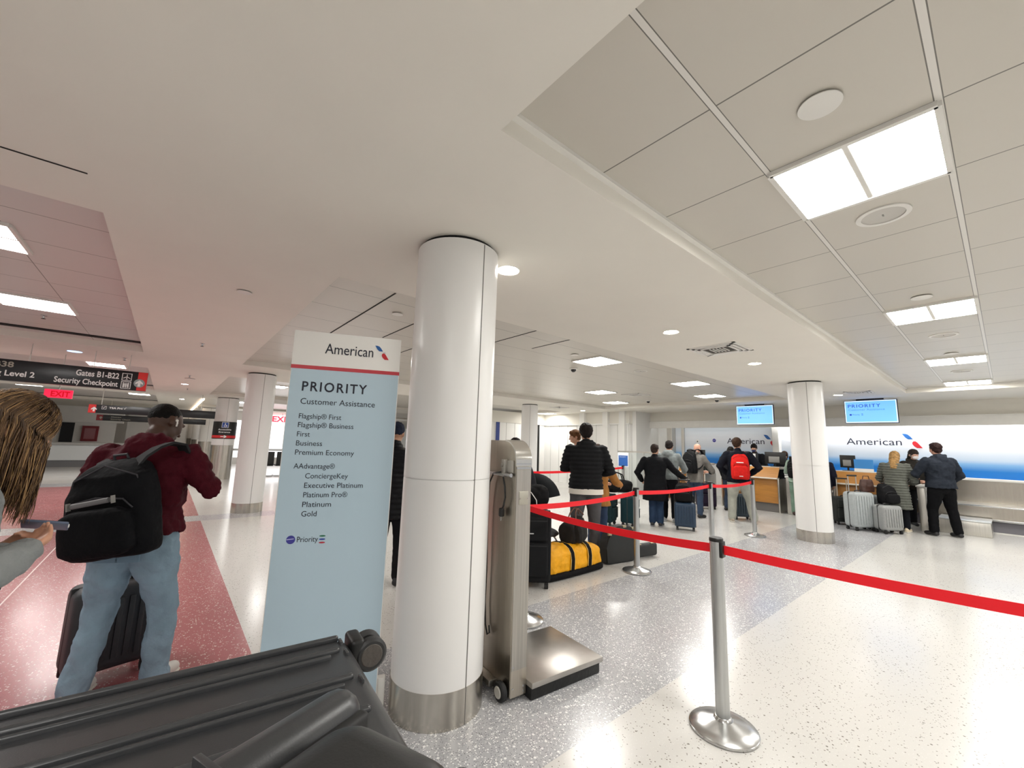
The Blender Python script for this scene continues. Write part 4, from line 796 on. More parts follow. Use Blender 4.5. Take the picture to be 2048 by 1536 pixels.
# --- man in maroon, near left
t, Hm, SC, L = person('man in a maroon hooded sweatshirt and light jeans seen from behind', -.07, 3.53, 62, 1.75, .010, '#4b3226', lean=3, hpitch=30, hturn=-26, bulk=1.17, hs=1.07, long=True, pfold=.035, hair=('#0c0908', 'buzz'),
    top=dict(c='#4a0f1c', off=.028, hem=.93, hood=True, fold=.06, name='sweatshirt', rough=.75), pants=('#8fa9bb', 1.12), shoes=('#e3e1dc', '#cfcac0'), armL=((-.36, .06, 1.17), (-.10, .26, 1.30)), armR=((.36, .02, 1.20), (.12, .28, 1.34)), feet=((-.17, -.05), (.17, .08)), knees=[(-.14, .03, .50), (.155, .08, .50)])
b = B(); tube(b, [Hm @ Vector(p) for p in ((.086, .0, .0), (.090, .006, -.012), (.088, .012, -.036))], .005, 8); ell(b, (.087, .0, 0), (.008, .009, .009), Hm, 10); bmesh.ops.transform(b, matrix=SC, verts=b.verts); me_obj('earbud', b, WHITE, t)
b = B()
for sd in (-1, 1): strip(b, [(sd*.055, -.128, .93), (sd*.055, -.150, .87), (sd*.055, -.146, .79)], (.06, 0, 0), .004)
bmesh.ops.transform(b, matrix=SC, verts=b.verts); me_obj('back_pocket', b, mat('denim pocket', '#7f9bb0', .85, bump=.3, bscale=200), t)
def reflect(t, w, d, h):
    b = B(); M = Matrix.Translation((0, -d/2-.056, h*.60)) @ Matrix.Rotation(R(-4), 4, 'Y'); c0 = Vector((-w*.15, 0, 0)); c1 = Vector((w*.25, 0, 0)); tube(b, [M @ c0, M @ c1], .014, 12); me_obj('reflective_tab', b, mat('reflective grey', '#6e6e70', .5), t)
    b = B()
    for s_ in (-1, 1): p = M @ Vector((w*(.285 if s_ > 0 else -.20), .004, 0)); box(b, p.x-.003, p.x+.003, p.y-.012, p.y+.012, p.z-.02, p.z+.02, .001)
    me_obj('zip_pull', b, mat('grey plastic', '#8e8c88', .5), t)
bpk = backpack('black backpack with grey tab hanging from the maroon shoulder', (-.14, 3.275, .85), 60-90-6, .46, .21, .54, '#0b0c10', tilt=3, acc='#2a2a30', detail=reflect, straps=False, sagx=-9)
b = B(); strip(b, [(.09, .00, .46), (.13, .05, .54), (.175, .10, .585), (.20, .17, .605), (.215, .25, .585), (.215, .32, .46)], (.036, -.012, 0), .007); me_obj('shoulder_strap', b, mat('pack strap', '#16171a', .8), bpk)
b = B(); strip(b, [(-.12, .05, .48), (-.13, .10, .53), (-.14, .17, .55)], (.03, 0, 0), .006); me_obj('shoulder_strap', b, mat('pack strap', '#16171a', .8), bpk)
suitcase('dark grey hard suitcase standing before the man in maroon', -.13, 3.86, 14, .43, .27, .57, '#34363a', True, .36, tagc='#c8c8d4', rough=.5)

# --- woman with phone, left edge
PH = Vector((-.272, 2.245, 1.205))
WX, WY, WAZ = -.545, 2.10, 22
def loc(px, py, pz, H=1.70):   # world point -> that woman's own frame before scaling
    c, s_ = math.cos(R(90-WAZ)), math.sin(R(90-WAZ)); dx, dy = px-WX, py-WY; k = 1.75/H; return Vector(((dx*c-dy*s_)*k, (dx*s_+dy*c)*k, pz*k))
wl = loc(-.395, 2.185, 1.125); wr = loc(-.345, 2.30, 1.235)
lp = loc(*PH)
t, Hm, SC, L = person('woman with long brown hair in a grey sweater looking down at her phone', WX, WY, WAZ, 1.70, .0065, '#d39c80', lean=6, hpitch=34, bulk=.92, top=dict(c='#8f9292', off=.024, hem=.86, fold=.04, name='sweater', sleeve=1.10, rough=.9), pants='#1d1f25',
    armL=(Vector((-.26, .03, 1.12)), wl), armR=(Vector((.25, .04, 1.12)), wl+Vector((.16, .02, .03))), handL=dict(d=(lp-wl), n=(.6, .3, .5), s=1, curl=1.05), handR=dict(d=(lp-wl-Vector((.16, .02, .02)))*1.0+Vector((0, .08, 0)), n=(-.5, .1, .6), s=-1, curl=.45), feet=((-.1, 0), (.1, .05)))
b = B(); E = lambda c, r: ell(b, c, r, Hm, 24); E((0, -.018, .036), (.086, .103, .095)); E((0, -.055, -.03), (.075, .06, .08)); me = meld(b, .008, 2, .012, HAIRT); me.transform(SC)
HM1 = mat('hair brown', '#6b4f33', .5, var=.35, vscale=30, bump=.5, bscale=150); ho = me_obj('hair', me, HM1, t, angle=0)
HM2 = mat('hair dark lock', '#4a3524', .5); HM3 = mat('hair light lock', '#a98558', .5)
rng = random.Random(3); locks = [B(), B(), B()]
b = B(); up3 = Vector((0, 0, 1)); hc = Hm @ Vector((0, -.02, .03)); hx_ = Hm.to_3x3() @ Vector((1, 0, 0)); hy_ = Vector((0, 0, 1)).cross(hx_)*1.0
loft(b, [(hc, .080, .092, hx_, hy_), (hc-up3*.08, .083, .098, hx_, hy_), (hc-up3*.17, .075, .085, hx_, hy_), (hc-up3*.25, .05, .06, hx_, hy_), (hc-up3*.29, .02, .03, hx_, hy_)], 20); me = meld(b, .009, 2, .03, HAIRT); me.transform(SC); me_obj('hair_fall', me, HM1, ho, angle=0)
for i in range(1500):
    a = rng.uniform(0, 2*math.pi); th = rng.uniform(.1, 1.5); fx, fy = math.sin(a), math.cos(a)
    pts = []; ln = rng.uniform(.12, .30); r_ = 1.02+.05*rng.random(); ph = rng.uniform(0, 6.28); am = rng.uniform(.002, .008)
    for q in range(4):
        tt = th+(1.62-th)*q/3; pts.append(Hm @ Vector((fx*math.sin(tt)*.088*r_, -.018+fy*math.sin(tt)*.105*r_, .036+math.cos(tt)*.098*r_)))
    p = pts[-1].copy(); dx = rng.uniform(-.02, .02); dy = rng.uniform(-.025, .02); cc = hc-p
    for q in range(1, 7):
        f = q/6; pts.append(p+Vector((dx*f+cc.x*.30*f*f+am*math.sin(ph+f*4), dy*f+cc.y*.30*f*f+am*math.cos(ph+f*4), -ln*f)))
    r0 = rng.uniform(.0009, .0021); tube(locks[rng.choice((0, 0, 0, 1, 2))], pts, .003, 3, [r0*v for v in (.7, 1, 1.1, 1.1, 1.1, 1.05, 1, .9, .7, .3)])
for lb, mm in zip(locks, (HM1, HM2, HM3)): bmesh.ops.transform(lb, matrix=SC, verts=lb.verts); me_obj('hair_lock', lb, mm, ho, angle=0)
t = thing('phone', 'grey blue phone with white edge in the hand of the woman at left', 'phone', PH, 0); t.rotation_euler = (R(-28), R(10), R(WAZ-22))
b = B(); box(b, -.085, .035, -.037, .037, -.005, .003, .003, 3); me_obj('case', b, mat('phone case', '#5d6b82', .4), t); b = B(); box(b, -.08, .03, -.034, .034, .003, .0042); me_obj('screen', b, mat('phone glass', '#39465a', .1), t); b = B(); box(b, .02, .037, -.012, .012, -.004, .004, .002); me_obj('edge_band', b, WINK, t)
t = thing('tote_bag', 'black and beige printed bag at the left edge of the picture', 'bag', (-.545, 2.38, .80), 20); b = B(); rbox(b, -.16, .14, -.05, .05, 0, .24, .02); me_obj('body', b, mat('bag beige', '#b9a68c', .8, var=.5, vscale=30), t); b = B(); rbox(b, -.165, .145, -.055, .055, .15, .28, .02); me_obj('flap', b, mat('bag black', '#0d0d0f', .7, spec=.15), t); b = B(); strip(b, [(-.14, 0, .27), (-.13, -.05, .45), (-.08, -.1, .58)], (.015, 0, 0), .004); me_obj('strap', b, mat('bag black', '#0d0d0f', .7, spec=.15), t)

# --- family by the yellow bag
pf = person('man in a black padded jacket and grey trousers holding a small child', 4.66, 3.89, 50, 1.86, .012, '#c69676', hpitch=4, bulk=1.12, hair=('#1d1614', 'messy'), top=dict(c='#1c1d1f', off=.036, hem=.90, quilt=True, fold=.012, hood=True, hemc='#e9e4da'), pants=('#5b5b5e', 1.1), shoes=('#3a3a3c', '#bbb'+'bbb'), armL=((-.27, .10, 1.15), (-.10, .30, 1.16)), armR=((.33, .0, 1.12), (.18, .22, 1.10)), feet=((-.13, 0), (.13, .03)))
person('small brown-haired child on the left shoulder of the man in the padded jacket', 4.74, 4.13, 140, .90, .009, '#d8a88e', hpitch=14, bulk=1.1, hs=1.62, z0=.80, hair=('#6a4a30', 'short'), top=dict(c='#e6dcd6', off=.02, hem=.9, fold=.02, name='shirt'), pants='#b7a9a0', armL=((-.26, .06, 1.2), (-.1, .2, 1.30)), armR=((.22, .1, 1.22), (.12, .25, 1.22)))
person('woman in a tan coat half hidden behind the man with the child', 5.33, 4.22, 12, 1.58, .013, '#d9ab92', hpitch=8, hair=('#2a1d17', 'bun'), top=dict(c='#a9763f', off=.03, hem=.62, flare=.25, name='coat'), pants='#33415a', armR=((.27, .18, 1.10), (.22, .50, 1.03)), armL=((-.25, .1, 1.08), (-.05, .35, 1.05)))
person('person with dark hair just showing over the top of the scale', 3.37, 3.95, 60, 1.61, .014, '#caa088', bulk=.8, hair=('#1f1816', 'short'), top=dict(c='#2a2b2f', off=.015), pants='#2b2c30')
person('person in a black puffer jacket showing between the priority sign and the column', 2.00, 4.42, 50, 1.74, .013, '#b98d72', bulk=1.05, hair=('#1b2233', 'beanie'), top=dict(c='#141518', off=.05, hem=.72, quilt=True, rough=.35, name='puffer_jacket'), pants='#18181b')
# --- queue
person('man in a long black coat and jeans reaching for the trolley handle', 7.72, 4.64, 22, 1.62, .014, '#c99b80', lean=2, hpitch=6, hturn=-18, bulk=1.16, hair=('#2a1f1a', 'short'), top=dict(c='#0e0f13', off=.034, hem=.52, flare=.1, name='coat'), pants=('#2c3d56', 1.1), armR=((.38, .12, 1.20), (.56, .36, 1.02)), armL=((-.36, -.10, 1.12), (-.30, .1, .95)), feet=((-.07, 0), (.09, .03)), mask='#d8dbe0', shoes=('#26262a', '#8c8c90'))
person('man in a grey hooded sweatshirt and striped track trousers', 8.50, 4.78, 15, 1.72, .014, '#c39478', lean=6, hpitch=10, hair=('#1d1715', 'short'), top=dict(c='#767c7c', off=.03, hem=.88, hood=True, name='sweatshirt', stripe=True), pants=('#15161a', 1.1), armR=((.30, .2, 1.12), (.22, .45, 1.06)), armL=((-.27, .12, 1.12), (-.15, .38, 1.05)), shoes=('#dcdcdc', '#f0f0f0'))
person('bald man in a grey jacket with a pale face mask', 9.55, 4.72, -6, 1.70, .014, '#d9a48c', lean=8, hpitch=18, hair=None, top=dict(c='#7b7873', off=.03, hem=.78), pants='#3c4a60', armR=((.30, .24, 1.10), (.18, .48, 1.06)), armL=((-.28, .2, 1.10), (-.08, .46, 1.06)), mask='#c5d5e4')
person('dark-haired person looking down beside the red backpack', 11.35, 4.70, -20, 1.66, .014, '#d6a98f', hpitch=30, hturn=40, hair=('#15120f', 'short'), top=dict(c='#1c1c20', off=.025), pants='#3a4558')
t, Hm, SC, L = person('person bending forward in a dark jacket with a brown fur hood', 10.40, 5.14, 10, 1.62, .014, '#caa088', lean=38, hpitch=20, hair=('#3a2a20', 'bob'), top=dict(c='#1a1a1e', off=.035, hem=.8), pants='#2c3546', armR=((.3, .5, 1.05), (.2, .72, 1.08)), armL=((-.3, .5, 1.05), (-.2, .72, 1.08)))
b = B(); limb(b, [L @ Vector(p) for p in ((-.16, .05, 1.47), (-.12, -.09, 1.50), (0, -.13, 1.52), (.12, -.09, 1.50), (.16, .05, 1.47))], [.05, .06, .065, .06, .05], 14); me = meld(b, .012, 1, .04, HAIRT); me.transform(SC); me_obj('fur_trim', me, mat('brown fur', '#8a7258', .9, var=.4, vscale=40, bump=.8, bscale=100), t, angle=0)
person('man in a navy jacket and pale grey trousers wearing the red backpack', 9.82, 3.86, 30, 1.82, .013, '#c08f74', lean=0, hturn=-25, bulk=1.08, hair=('#3b2a20', 'messy'), top=dict(c='#11131d', off=.036, hem=.80), pants=('#a5a69c', 1.25), armR=((.38, -.06, 1.14), (.22, .16, .98)), armL=((-.36, -.02, 1.14), (-.2, .16, .98)), feet=((-.15, .04), (.25, .0)), knees=[(-.13, .06, .5), (.19, .05, .5)], shoes=('#a79c8c', '#d6d0c4'), mask='#25272c')
person('ticket agent in a dark jacket and mask behind the left desk', 13.32, 4.76, 190, 1.76, .013, '#c8977c', hpitch=22, hair=('#1c1613', 'short'), top=dict(c='#15161b', off=.03, hem=.85), pants='#1a1a1f', mask='#3a3f66', armR=((.28, .12, 1.10), (.2, .32, 1.12)), armL=((-.28, .12, 1.10), (-.2, .32, 1.12)))
person('person in a sage green hooded top leaning beside the round column', 12.25, 3.43, 5, 1.64, .013, '#c99b80', lean=20, hpitch=10, hair=('#2b1f1b', 'bun'), top=dict(c='#8fa294', off=.03, hem=.86, hood=True, name='sweatshirt'), pants=('#6f8878', 1.05), shoes='#3a2420', armL=((-.30, .28, 1.10), (-.16, .50, 1.06)), armR=((.30, .28, 1.10), (.16, .50, 1.06)))
person('brown-haired person leaning in behind the sage green top', 13.3, 4.0, 200, 1.60, .014, '#b98a70', lean=14, hpitch=20, hair=('#4a3327', 'bob'), top=dict(c='#2a2b31', off=.03), pants='#26262b')
person('person in dark clothes just right of the far round column', 12.0, 2.86, 20, 1.60, .014, '#b98a70', hair=('#16141a', 'short'), top=dict(c='#1b1c2a', off=.03), pants='#3a2c2a')
person('blonde woman in a long grey green quilted coat', 11.84, 1.55, -2, 1.66, .012, '#d9ab92', lean=9, hpitch=24, hair=('#96754a', 'long'), top=dict(c='#5f615a', off=.034, hem=.48, flare=.06, quilt=True, name='coat', rough=.6), pants='#14161c', shoes=('#d8c9ae', '#efe9dc'), armL=((-.30, .16, 1.10), (-.30, .46, 1.03)), armR=((.29, .14, 1.08), (.18, .36, 1.03)))
person('hooded ticket agent in a white mask facing the coated woman', 13.24, 1.40, 215, 1.70, .012, '#c79a84', hpitch=16, hair=('#2c2521', 'bob'), top=dict(c='#2a2723', off=.035, hem=.8, hood=True), pants='#1b1b1f', mask='#e4e0e0', armL=((-.28, .14, 1.1), (-.12, .34, 1.04)), armR=((.28, .14, 1.1), (.12, .34, 1.04)))
person('man in a dark navy hooded jacket and black trousers, farthest right', 11.97, .90, 42, 1.82, .012, '#c08f78', hpitch=6, bulk=1.12, hair=('#2a1a18', 'short'), top=dict(c='#252a33', off=.038, hem=.88, hood=True, fold=.03), pants=('#0b0b0e', 1.12), armL=((-.34, .10, 1.15), (-.18, .32, 1.08)), armR=((.36, .02, 1.14), (.28, .2, .98)), feet=((-.17, .04), (.17, -.04)), knees=[(-.14, .06, .5), (.14, .0, .5)])

# ------------------------------------------------------------------ backpacks of the queue
backpack('black backpack on the bald man', (9.40, 4.74, 1.0), -100, .34, .19, .50, '#17181a', tilt=6)
def olive(t, w, d, h): b = B(); strip(b, [(w*.1, -d*.52, h*.62), (w*.25, -d*.56, h*.45), (w*.3, -d*.5, h*.25)], (.02, 0, .01), .004); me_obj('green_webbing', b, mat('olive webbing', '#5c7a3a', .7), t)
backpack('dark backpack with green webbing on the bending person', (10.24, 5.03, .86), -78, .36, .20, .52, '#1e211f', tilt=14, detail=olive)
def redlogo(t, w, d, h):
    b = B(); box(b, -w*.22, w*.16, -d*.62, -d*.55, h*.63, h*.665, .003); box(b, -w*.2, w*.1, -d*.78, -d*.70, h*.12, h*.15, .003); me_obj('white_print', b, WINK, t)
backpack('bright red backpack on the man in the navy jacket', (9.69, 3.77, .93), -62, .36, .19, .56, '#d3241f', acc='#8f1210', detail=redlogo)
backpack('black backpack on the person in sage green', (12.12, 3.42, .92), -84, .32, .18, .46, '#141416', tilt=16)

# ------------------------------------------------------------------ luggage on the floor
suitcase('tall black soft suitcase between the scale and the yellow bag', 3.27, 3.54, -38, .46, .30, .81, '#1b1c1e', False, 0)
def duffel(label, x, y, rz, ln, w, h):
    t = thing('duffel_bag', label, 'bag', (x, y, 0), rz); n = 15; b = B(); secs = []
    for i in range(n):
        u = -1+2*i/(n-1); e = (1-abs(u)**3.2)**.5 if abs(u) < 1 else 0; e = max(e, .25); hh = h*(.80+.20*e)*(1-.10*(u > 0)*u); ww = w*(.72+.28*e)
        secs.append(((u*ln/2, 0, hh/2), ww/2, hh/2, (0, 1, 0), (0, 0, 1)))
    loft(b, secs, 28, 2.9); me = meld(b, .012, 2, .035); me_obj('body', me, mat('duffel yellow', '#f2ab05', .6, var=.08, vscale=12, bump=.3, bscale=60), t, angle=0)
    b = B(); secs = [((u*ln/2*1.005, 0, h*.125), (w*.53+.004)*(1-.12*abs(u)**6), h*.13, (0, 1, 0), (0, 0, 1)) for u in (-1.01, -.9, -.5, 0, .5, .9, 1.01)]; loft(b, secs, 28, 4); me_obj('base', meld(b, .012, 2), mat('duffel black', '#0e0e11', .7, spec=.15, bump=.3), t)
    for u in (-.22, .42):
        b = B(); pts = []
        for k in range(15):
            a = R(-60+300*k/14); ca, sa = math.cos(a), math.sin(a); e = 2/2.9; yy = -math.copysign(abs(ca)**e, ca)*(w*.5+.012); zz = h*.49+math.copysign(abs(sa)**e, sa)*(h*.49+.012); pts.append((u*ln/2, yy, max(zz, .03)))
        strip(b, pts, (.028, 0, 0), .004); me_obj('strap', b, mat('duffel black', '#0e0e11', .7, spec=.15, bump=.3), t)
        b = B()
        for s_ in (-1, 1): tube(b, [(u*ln/2+s_*.033, p[1]*1.002, p[2]) for p in pts[2:12]], .004, 6)
        me_obj('piping', b, mat('duffel piping', '#f6d277', .6), t)
    return t
duffel('bright yellow duffel bag with black base and straps', 3.98, 3.63, 0, .98, .40, .36)
t = backpack('dark grey backpack with brown trim lying on the yellow duffel bag', (3.93, 3.58, .455), 8, .27, .23, .47, '#2b2a29', straps=False, acc='#6b4a3a', lace=True)
t.rotation_euler = (R(-10), R(80), R(4))
b = B()
for k, (p0, p1, zc) in enumerate((((-.12, -.02, .45), (-.10, .05, .10), .14), ((-.14, .02, .40), (-.13, -.06, .16), .10))):
    p0 = Vector(p0); p1 = Vector(p1); m_ = (p0+p1)/2+Vector((-zc, 0, 0)); tube(b, [p0, p0.lerp(m_, .6)+Vector((-.02, 0, .02)), m_, p1.lerp(m_, .6)+Vector((-.02, 0, -.02)), p1], .009, 8)
me_obj('carry_handle', b, mat('brown leather', '#6d4c3d', .55), t)
# guitar-like hard case
t = thing('instrument_case', 'black instrument case with rounded body and long neck, lying on its side', 'instrument case', (4.62, 3.50, 0), -9); 
pl = [(0, .02), (.05, 0), (.52, 0), (.58, .03), (.60, .10), (.60, .30), (.57, .40), (.48, .46), (.36, .48), (.20, .48), (.09, .44), (.02, .34), (0, .22)]
b = B(); prism(b, pl, .15, Matrix(((1, 0, 0, 0), (0, 0, 1, 0), (0, 1, 0, 0), (0, 0, 0, 1)))); bmesh.ops.bevel(b, geom=list(b.edges), offset=.022, segments=3, affect='EDGES'); CASE = mat('case vinyl', '#1d1f1f', .6, bump=.35, bscale=300); me_obj('body', b, CASE, t)
b = B(); rbox(b, .56, 1.02, .02, .13, .02, .195, .035); me_obj('neck', b, CASE, t)
b = B()
for x, z in ((.06, .40), (.33, .485), (.50, .45)): box(b, x-.03, x+.03, -.006, .02, z-.025, z+.005, .004)
for x in (.66, .92): box(b, x-.03, x+.03, .03, .06, .19, .203, .003)
me_obj('latch', b, mat('aged brass', '#b3a88c', .35, .8), t)
b = B(); prism(b, [(.50, .18), (.545, .17), (.575, .36), (.53, .38)], .004, Matrix(((1, 0, 0, 0), (0, 0, 1, -.006), (0, 1, 0, 0), (0, 0, 0, 1)))); me_obj('paper_tag', b, mat('tag paper', '#e6e6e4', .6), t, smooth=False)
b = B(); 
for k in range(5): u = .512+.006*k; z = .205+.032*k; box(b, u, u+.026, -.0085, -.006, z, z+.01)
me_obj('tag_print', b, INK, t, smooth=False)
suitcase('dark teal soft suitcase, left of two behind the belt', 6.98, 5.28, 20, .40, .30, .60, '#12282c', False, 0, trim='#1c2426'); suitcase('dark teal soft suitcase, right of two beside the stanchion', 7.32, 4.98, 20, .38, .28, .56, '#163036', False, 0, trim='#1c2426')
t = thing('duffel_bag', 'black soft bag with loop handles on top of the teal suitcases', 'bag', (7.12, 5.14, .635), -36); b = B(); secs = [((u*.30, 0, .13), .13*(1-.4*abs(u)**4), .13*(1-.25*abs(u)**3), (0, 1, 0), (0, 0, 1)) for u in (-1, -.8, -.4, 0, .4, .8, 1)]; loft(b, secs, 24, 2.6); me_obj('body', meld(b, .014, 2, .03), mat('bag black', '#0d0d0f', .7, spec=.15), t)
b = B()
for s_ in (-1, 1): tube(b, [(-.14, s_*.06, .24), (-.10, s_*.05, .36), (0, s_*.04, .40), (.10, s_*.05, .36), (.14, s_*.06, .24)], .011, 8)
me_obj('loop_handle', b, mat('bag black', '#0d0d0f', .7, spec=.15), t)
suitcase('navy blue ribbed hard suitcase by the man in the black coat', 7.90, 4.12, -62, .38, .24, .52, '#22384f', True, .42, trim='#16191e')
backpack('black rucksack strapped on top of the navy blue suitcase', (7.90, 4.14, .525), -62, .32, .20, .36, '#101012', straps=False)
suitcase('black suitcase standing behind the navy blue one', 8.45, 4.42, -50, .38, .25, .60, '#17181a', False, .36); suitcase('dark purple suitcase beside the bald man', 11.2, 5.25, -50, .46, .28, .66, '#2a2032', False, 0); suitcase('blue grey suitcase behind the pale grey trousers', 10.30, 4.02, -45, .40, .25, .57, '#2e3d48', True, .0)
suitcase('large silver hard suitcase with black strap', 11.25, 2.08, -35, .46, .30, .77, '#a9afb0', True, .33, trim='#1e1f20', hcol='#b9b9b8', rough=.3); suitcase('small silver hard suitcase, rightmost of the silver ones', 11.35, 1.66, -35, .42, .28, .55, '#9a9c9b', True, 0, trim='#2a2b2c', rough=.3); suitcase('silver hard suitcase tucked behind the two silver ones', 11.75, 1.98, -35, .40, .26, .70, '#949a9b', True, 0, trim='#1e1f20', rough=.3)
suitcase('dark grey soft suitcase with raised handle beside the round column', 11.78, 2.42, -60, .44, .28, .60, '#2e302f', False, .40, hcol='#c9c2b6')
t = thing('tote_bag', 'brown leather tote standing on the silver suitcases', 'bag', (11.55, 1.98, .765), -35); b = B(); loft(b, [((0, 0, 0), .15, .07, (1, 0, 0), (0, 1, 0)), ((0, 0, .12), .15, .065, (1, 0, 0), (0, 1, 0)), ((0, 0, .26), .13, .03, (1, 0, 0), (0, 1, 0))], 20, 3); me_obj('body', meld(b, .012, 2, .02), mat('tote brown', '#4a3028', .5, var=.2), t)
b = B(); tube(b, [(-.08, 0, .25), (-.06, 0, .33), (.06, 0, .33), (.08, 0, .25)], .008, 8); me_obj('loop_handle', b, mat('tote brown', '#4a3028', .5, var=.2), t)
backpack('black rucksack heaped on the small silver suitcase', (11.52, 1.66, .56), -35, .34, .22, .40, '#121214', straps=False)
# pushchair behind the black suitcase
t = thing('pushchair', 'black pushchair with open canopy behind the tall soft suitcase', 'pushchair', (3.93, 4.08, 0), 20); PB = mat('pram cloth', '#15181b', .75, spec=.15, bump=.2)
b = B(); CM = Matrix.Translation((0, .06, .80)) @ Matrix.Rotation(R(-15), 4, 'X'); ell(b, (0, 0, 0), (.25, .36, .36), CM, 28); ci = CM.inverted(); bmesh.ops.delete(b, geom=[v for v in b.verts if (ci @ v.co).z < -.02], context='VERTS')
bmesh.ops.solidify(b, geom=b.faces, thickness=.012); me_obj('canopy', b, PB, t)
b = B(); limb(b, [(0, -.12, .42), (0, .12, .45), (0, .24, .85)], [.17, .17, .15], 16, .3, (1, 0, 0)); me_obj('seat', meld(b, .015, 2, .02), mat('pram grey', '#4a4c4e', .8), t)
b = B()
for s_ in (-1, 1): tube(b, [(s_*.24, .46, 1.02), (s_*.24, .30, .80), (s_*.24, -.30, .10)], .012, 8); tube(b, [(s_*.24, .10, .52), (s_*.24, .34, .10)], .012, 8)
tube(b, [(-.24, .46, 1.02), (-.2, .49, 1.05), (.2, .49, 1.05), (.24, .46, 1.02)], .014, 8); tube(b, [(-.24, .2, .3), (.24, .2, .3)], .01, 8); me_obj('frame', b, mat('pram frame', '#9a9c9e', .35, .8), t)
for s_ in (-1, 1):
    for yy in (-.30, .34): b = B(); lathe(b, [(.02, -.016), (.09, -.014), (.09, .014), (.02, .016)], 24, Matrix.Translation((s_*.27, yy, .09)) @ Matrix.Rotation(R(90), 4, 'Y')); me_obj('wheel', b, RUBBER, t)
t = thing('duffel_bag', 'black holdall with white cord heaped behind the tall soft suitcase', 'bag', (3.30, 3.60, .845), -30); b = B(); loft(b, [((u*.22, 0, .12), .12*(1-.4*abs(u)**4), .12*(1-.25*abs(u)**3), (0, 1, 0), (0, 0, 1)) for u in (-1, -.8, -.4, 0, .4, .8, 1)], 24, 2.6); me_obj('body', meld(b, .014, 2, .04), mat('bag black', '#0d0d0f', .7, spec=.15), t); b = B(); tube(b, [(-.05, -.125, .2), (.0, -.13, .16), (.06, -.125, .08), (.07, -.12, 0)], .005, 6); me_obj('cord', b, WINK, t)
t = thing('yellow_bundle', 'yellow bundle with blue top standing in the far concourse behind the brown hair', 'bundle', (-3.2, 18.5, 0)); b = B(); loft(b, [((0, 0, 0), .3, .25, (1, 0, 0), (0, 1, 0)), ((0, 0, .5), .36, .3, (1, 0, 0), (0, 1, 0)), ((0, 0, 1.0), .34, .28, (1, 0, 0), (0, 1, 0)), ((0, 0, 1.2), .2, .18, (1, 0, 0), (0, 1, 0))], 20); me_obj('body', meld(b, .03, 2, .05), mat('bundle yellow', '#eaa51e', .7), t); b = B(); ell(b, (.05, 0, 1.28), (.16, .15, .2)); me_obj('blue_top', b, mat('bundle blue', '#5f86bd', .7), t)
# seats by the entrance, seen left of the priority sign
for k, lab in enumerate(('black seat at the entrance, nearest the column', 'black seat at the entrance, middle one seen', 'black seat at the entrance, beside the priority sign')):
    t = thing('waiting_seat', lab, 'seat', (3.05+k*.62, 18.6, 0), 0, 'black seats by the entrance'); b = B(); rbox(b, -.27, .27, -.25, .25, .40, .46, .02); me_obj('seat', b, BLACK, t); b = B(); rbox(b, -.27, .27, -.30, -.24, .46, .95, .02); me_obj('backrest', b, BLACK, t); b = B(); box(b, -.28, .28, -.22, .22, .0, .05); box(b, -.03, .03, -.03, .03, .05, .4); me_obj('pedestal', b, CHROME, t, smooth=False)
t = thing('steel_rail', 'white rail over the black seats at the entrance', 'rail', (3.4, 18.2, 0)); b = B(); box(b, -1.9, 1.4, -.03, .03, .98, 1.06, .01); 
for xx in (-1.8, -.6, .5, 1.3): cyl(b, (xx, 0, 0), (xx, 0, 1.0), .02, 8)
me_obj('rail', b, mat('rail white', '#dfe2e4', .4), t)

# ------------------------------------------------------------------ the two suitcases in the foreground on a trolley
CA = mat('foreground case', '#323335', .36, var=.05, vscale=60, bump=.03, bscale=500)
t = thing('suitcase', 'big dark grey grooved suitcase lying across the bottom left foreground', 'suitcase', (.335, .908, .65), -4.9)
b = B(); rbox(b, -.70, 0, -.47, 0, 0, .50, .028, 5)
me_obj('shell', b, CA, t)
b = B()
def ridge(b, y0, x1, w_, x0=-.66): rbox(b, x0, x1, y0-w_/2, y0+w_/2, .494, .508, .006, 3)
for y0, x1, w_ in ((-.012, -.022, .010), (-.062, -.03, .012), (-.086, -.05, .007), (-.165, -.03, .012), (-.19, -.05, .007), (-.265, -.03, .012), (-.29, -.05, .007), (-.37, -.03, .012)): ridge(b, y0, x1, w_)
for y0, w_ in ((-.028, .02), (-.075, .022), (-.178, .022)): rbox(b, -.024, -.018, y0-w_/2, y0+w_/2, .495, .5045, .002, 2)
me_obj('ridges', b, mat('ridge gloss', '#3c3d3f', .24), t)
b = B(); rbox(b, -.705, .006, -.245, -.225, -.005, .4, .004, 2); me_obj('zip_band', b, BLACK, t)
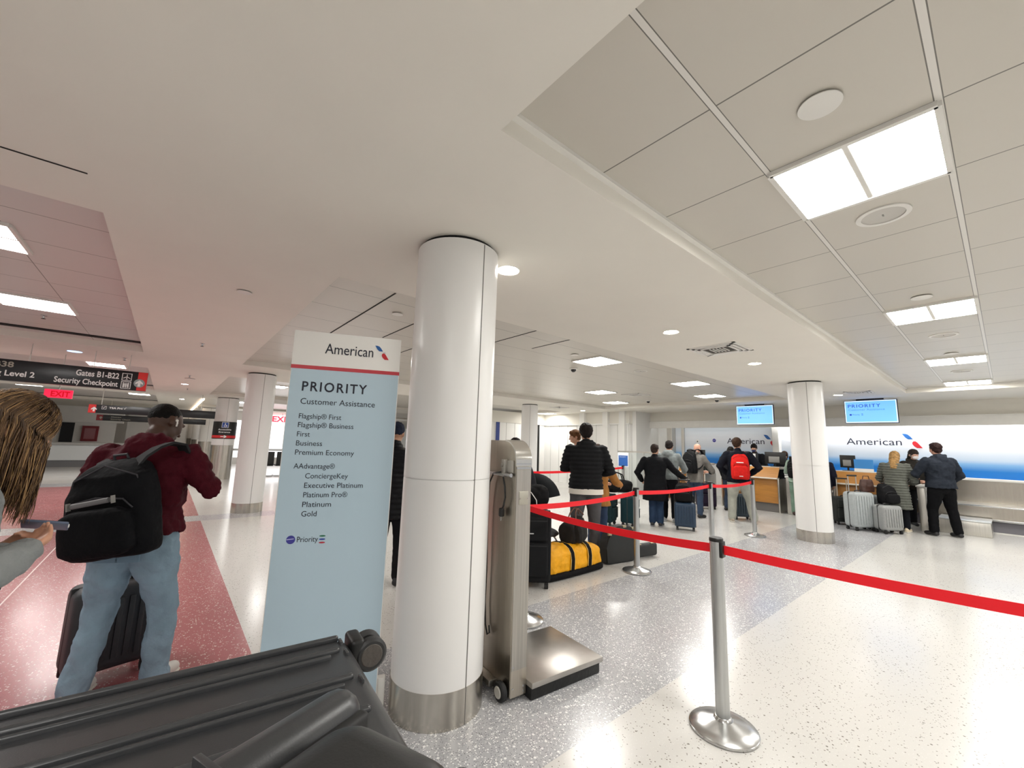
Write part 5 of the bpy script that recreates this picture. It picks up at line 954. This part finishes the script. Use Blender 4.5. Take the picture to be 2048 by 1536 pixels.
for (cy, cz) in ((-.020, .475), (-.43, .455), (-.045, .05), (-.43, .05)):
    b = B(); rbox(b, -.005, .022, cy-.03, cy+.03, cz-.035, cz+.03, .008); wo = me_obj('wheel_mount', b, BLACK, t)
    for o in (-.017, .017):
        b = B(); lathe(b, [(.012, -.010), (.026, -.010), (.031, -.006), (.031, .006), (.026, .010), (.012, .010)], 32, Matrix.Translation((.036, cy+o-.005, cz-.004)) @ Matrix.Rotation(R(90), 4, 'X')); w_ = me_obj('wheel', b, mat('wheel grey', '#232324', .5), wo)
        b = B(); lathe(b, [(.002, -.0115), (.02, -.0112), (.022, -.009)], 28, Matrix.Translation((.036, cy+o-.005, cz-.004)) @ Matrix.Rotation(R(90), 4, 'X')); 
        lathe(b, [(.002, .0115), (.02, .0112), (.022, .009)], 28, Matrix.Translation((.036, cy+o-.005, cz-.004)) @ Matrix.Rotation(R(90), 4, 'X')); me_obj('hub', b, mat('hub dark', '#4b4540', .45, bump=.3), t)
t = thing('suitcase', 'black rounded suitcase in the bottom foreground, lying on the grooved one', 'suitcase', (.168, .474, 1.152), 22)
CB = mat('foreground black case', '#18191a', .42, bump=.03, bscale=400)
b = B(); rbox(b, -.46, -.025, -.20, -.050, 0, .160, .042, 8); me_obj('front_shell', b, CB, t)
b = B(); rbox(b, -.46, .003, -.046, 0, .0, .15, .022, 5)
for xx in (-.13, -.165): rbox(b, xx-.003, xx+.003, -.047, .0015, .05, .1508, .0008, 2)
me_obj('rear_shell', b, CA, t)
b = B(); rbox(b, -.458, -.004, -.056, -.040, .004, .136, .006, 3); me_obj('zip_band', b, mat('zip black', '#0d0d0e', .6), t)
t = thing('luggage_trolley', 'luggage trolley deck carrying the two foreground suitcases', 'trolley', (0, .5, 0), 0)
b = B(); box(b, -.48, .33, -.08, .42, .615, .648, .008); me_obj('deck', b, STEEL, t); b = B()
for x in (-.42, .27):
    for y in (-.03, .37): cyl(b, (x, y, .08), (x, y, .62), .016, 10)
me_obj('frame', b, STEEL, t)
for x in (-.42, .27):
    for y in (-.03, .37): b = B(); lathe(b, [(.015, -.014), (.045, -.012), (.045, .012), (.015, .014)], 20, Matrix.Translation((x, y, .045)) @ Matrix.Rotation(R(90), 4, 'Y')); me_obj('wheel', b, RUBBER, t)
#PART4
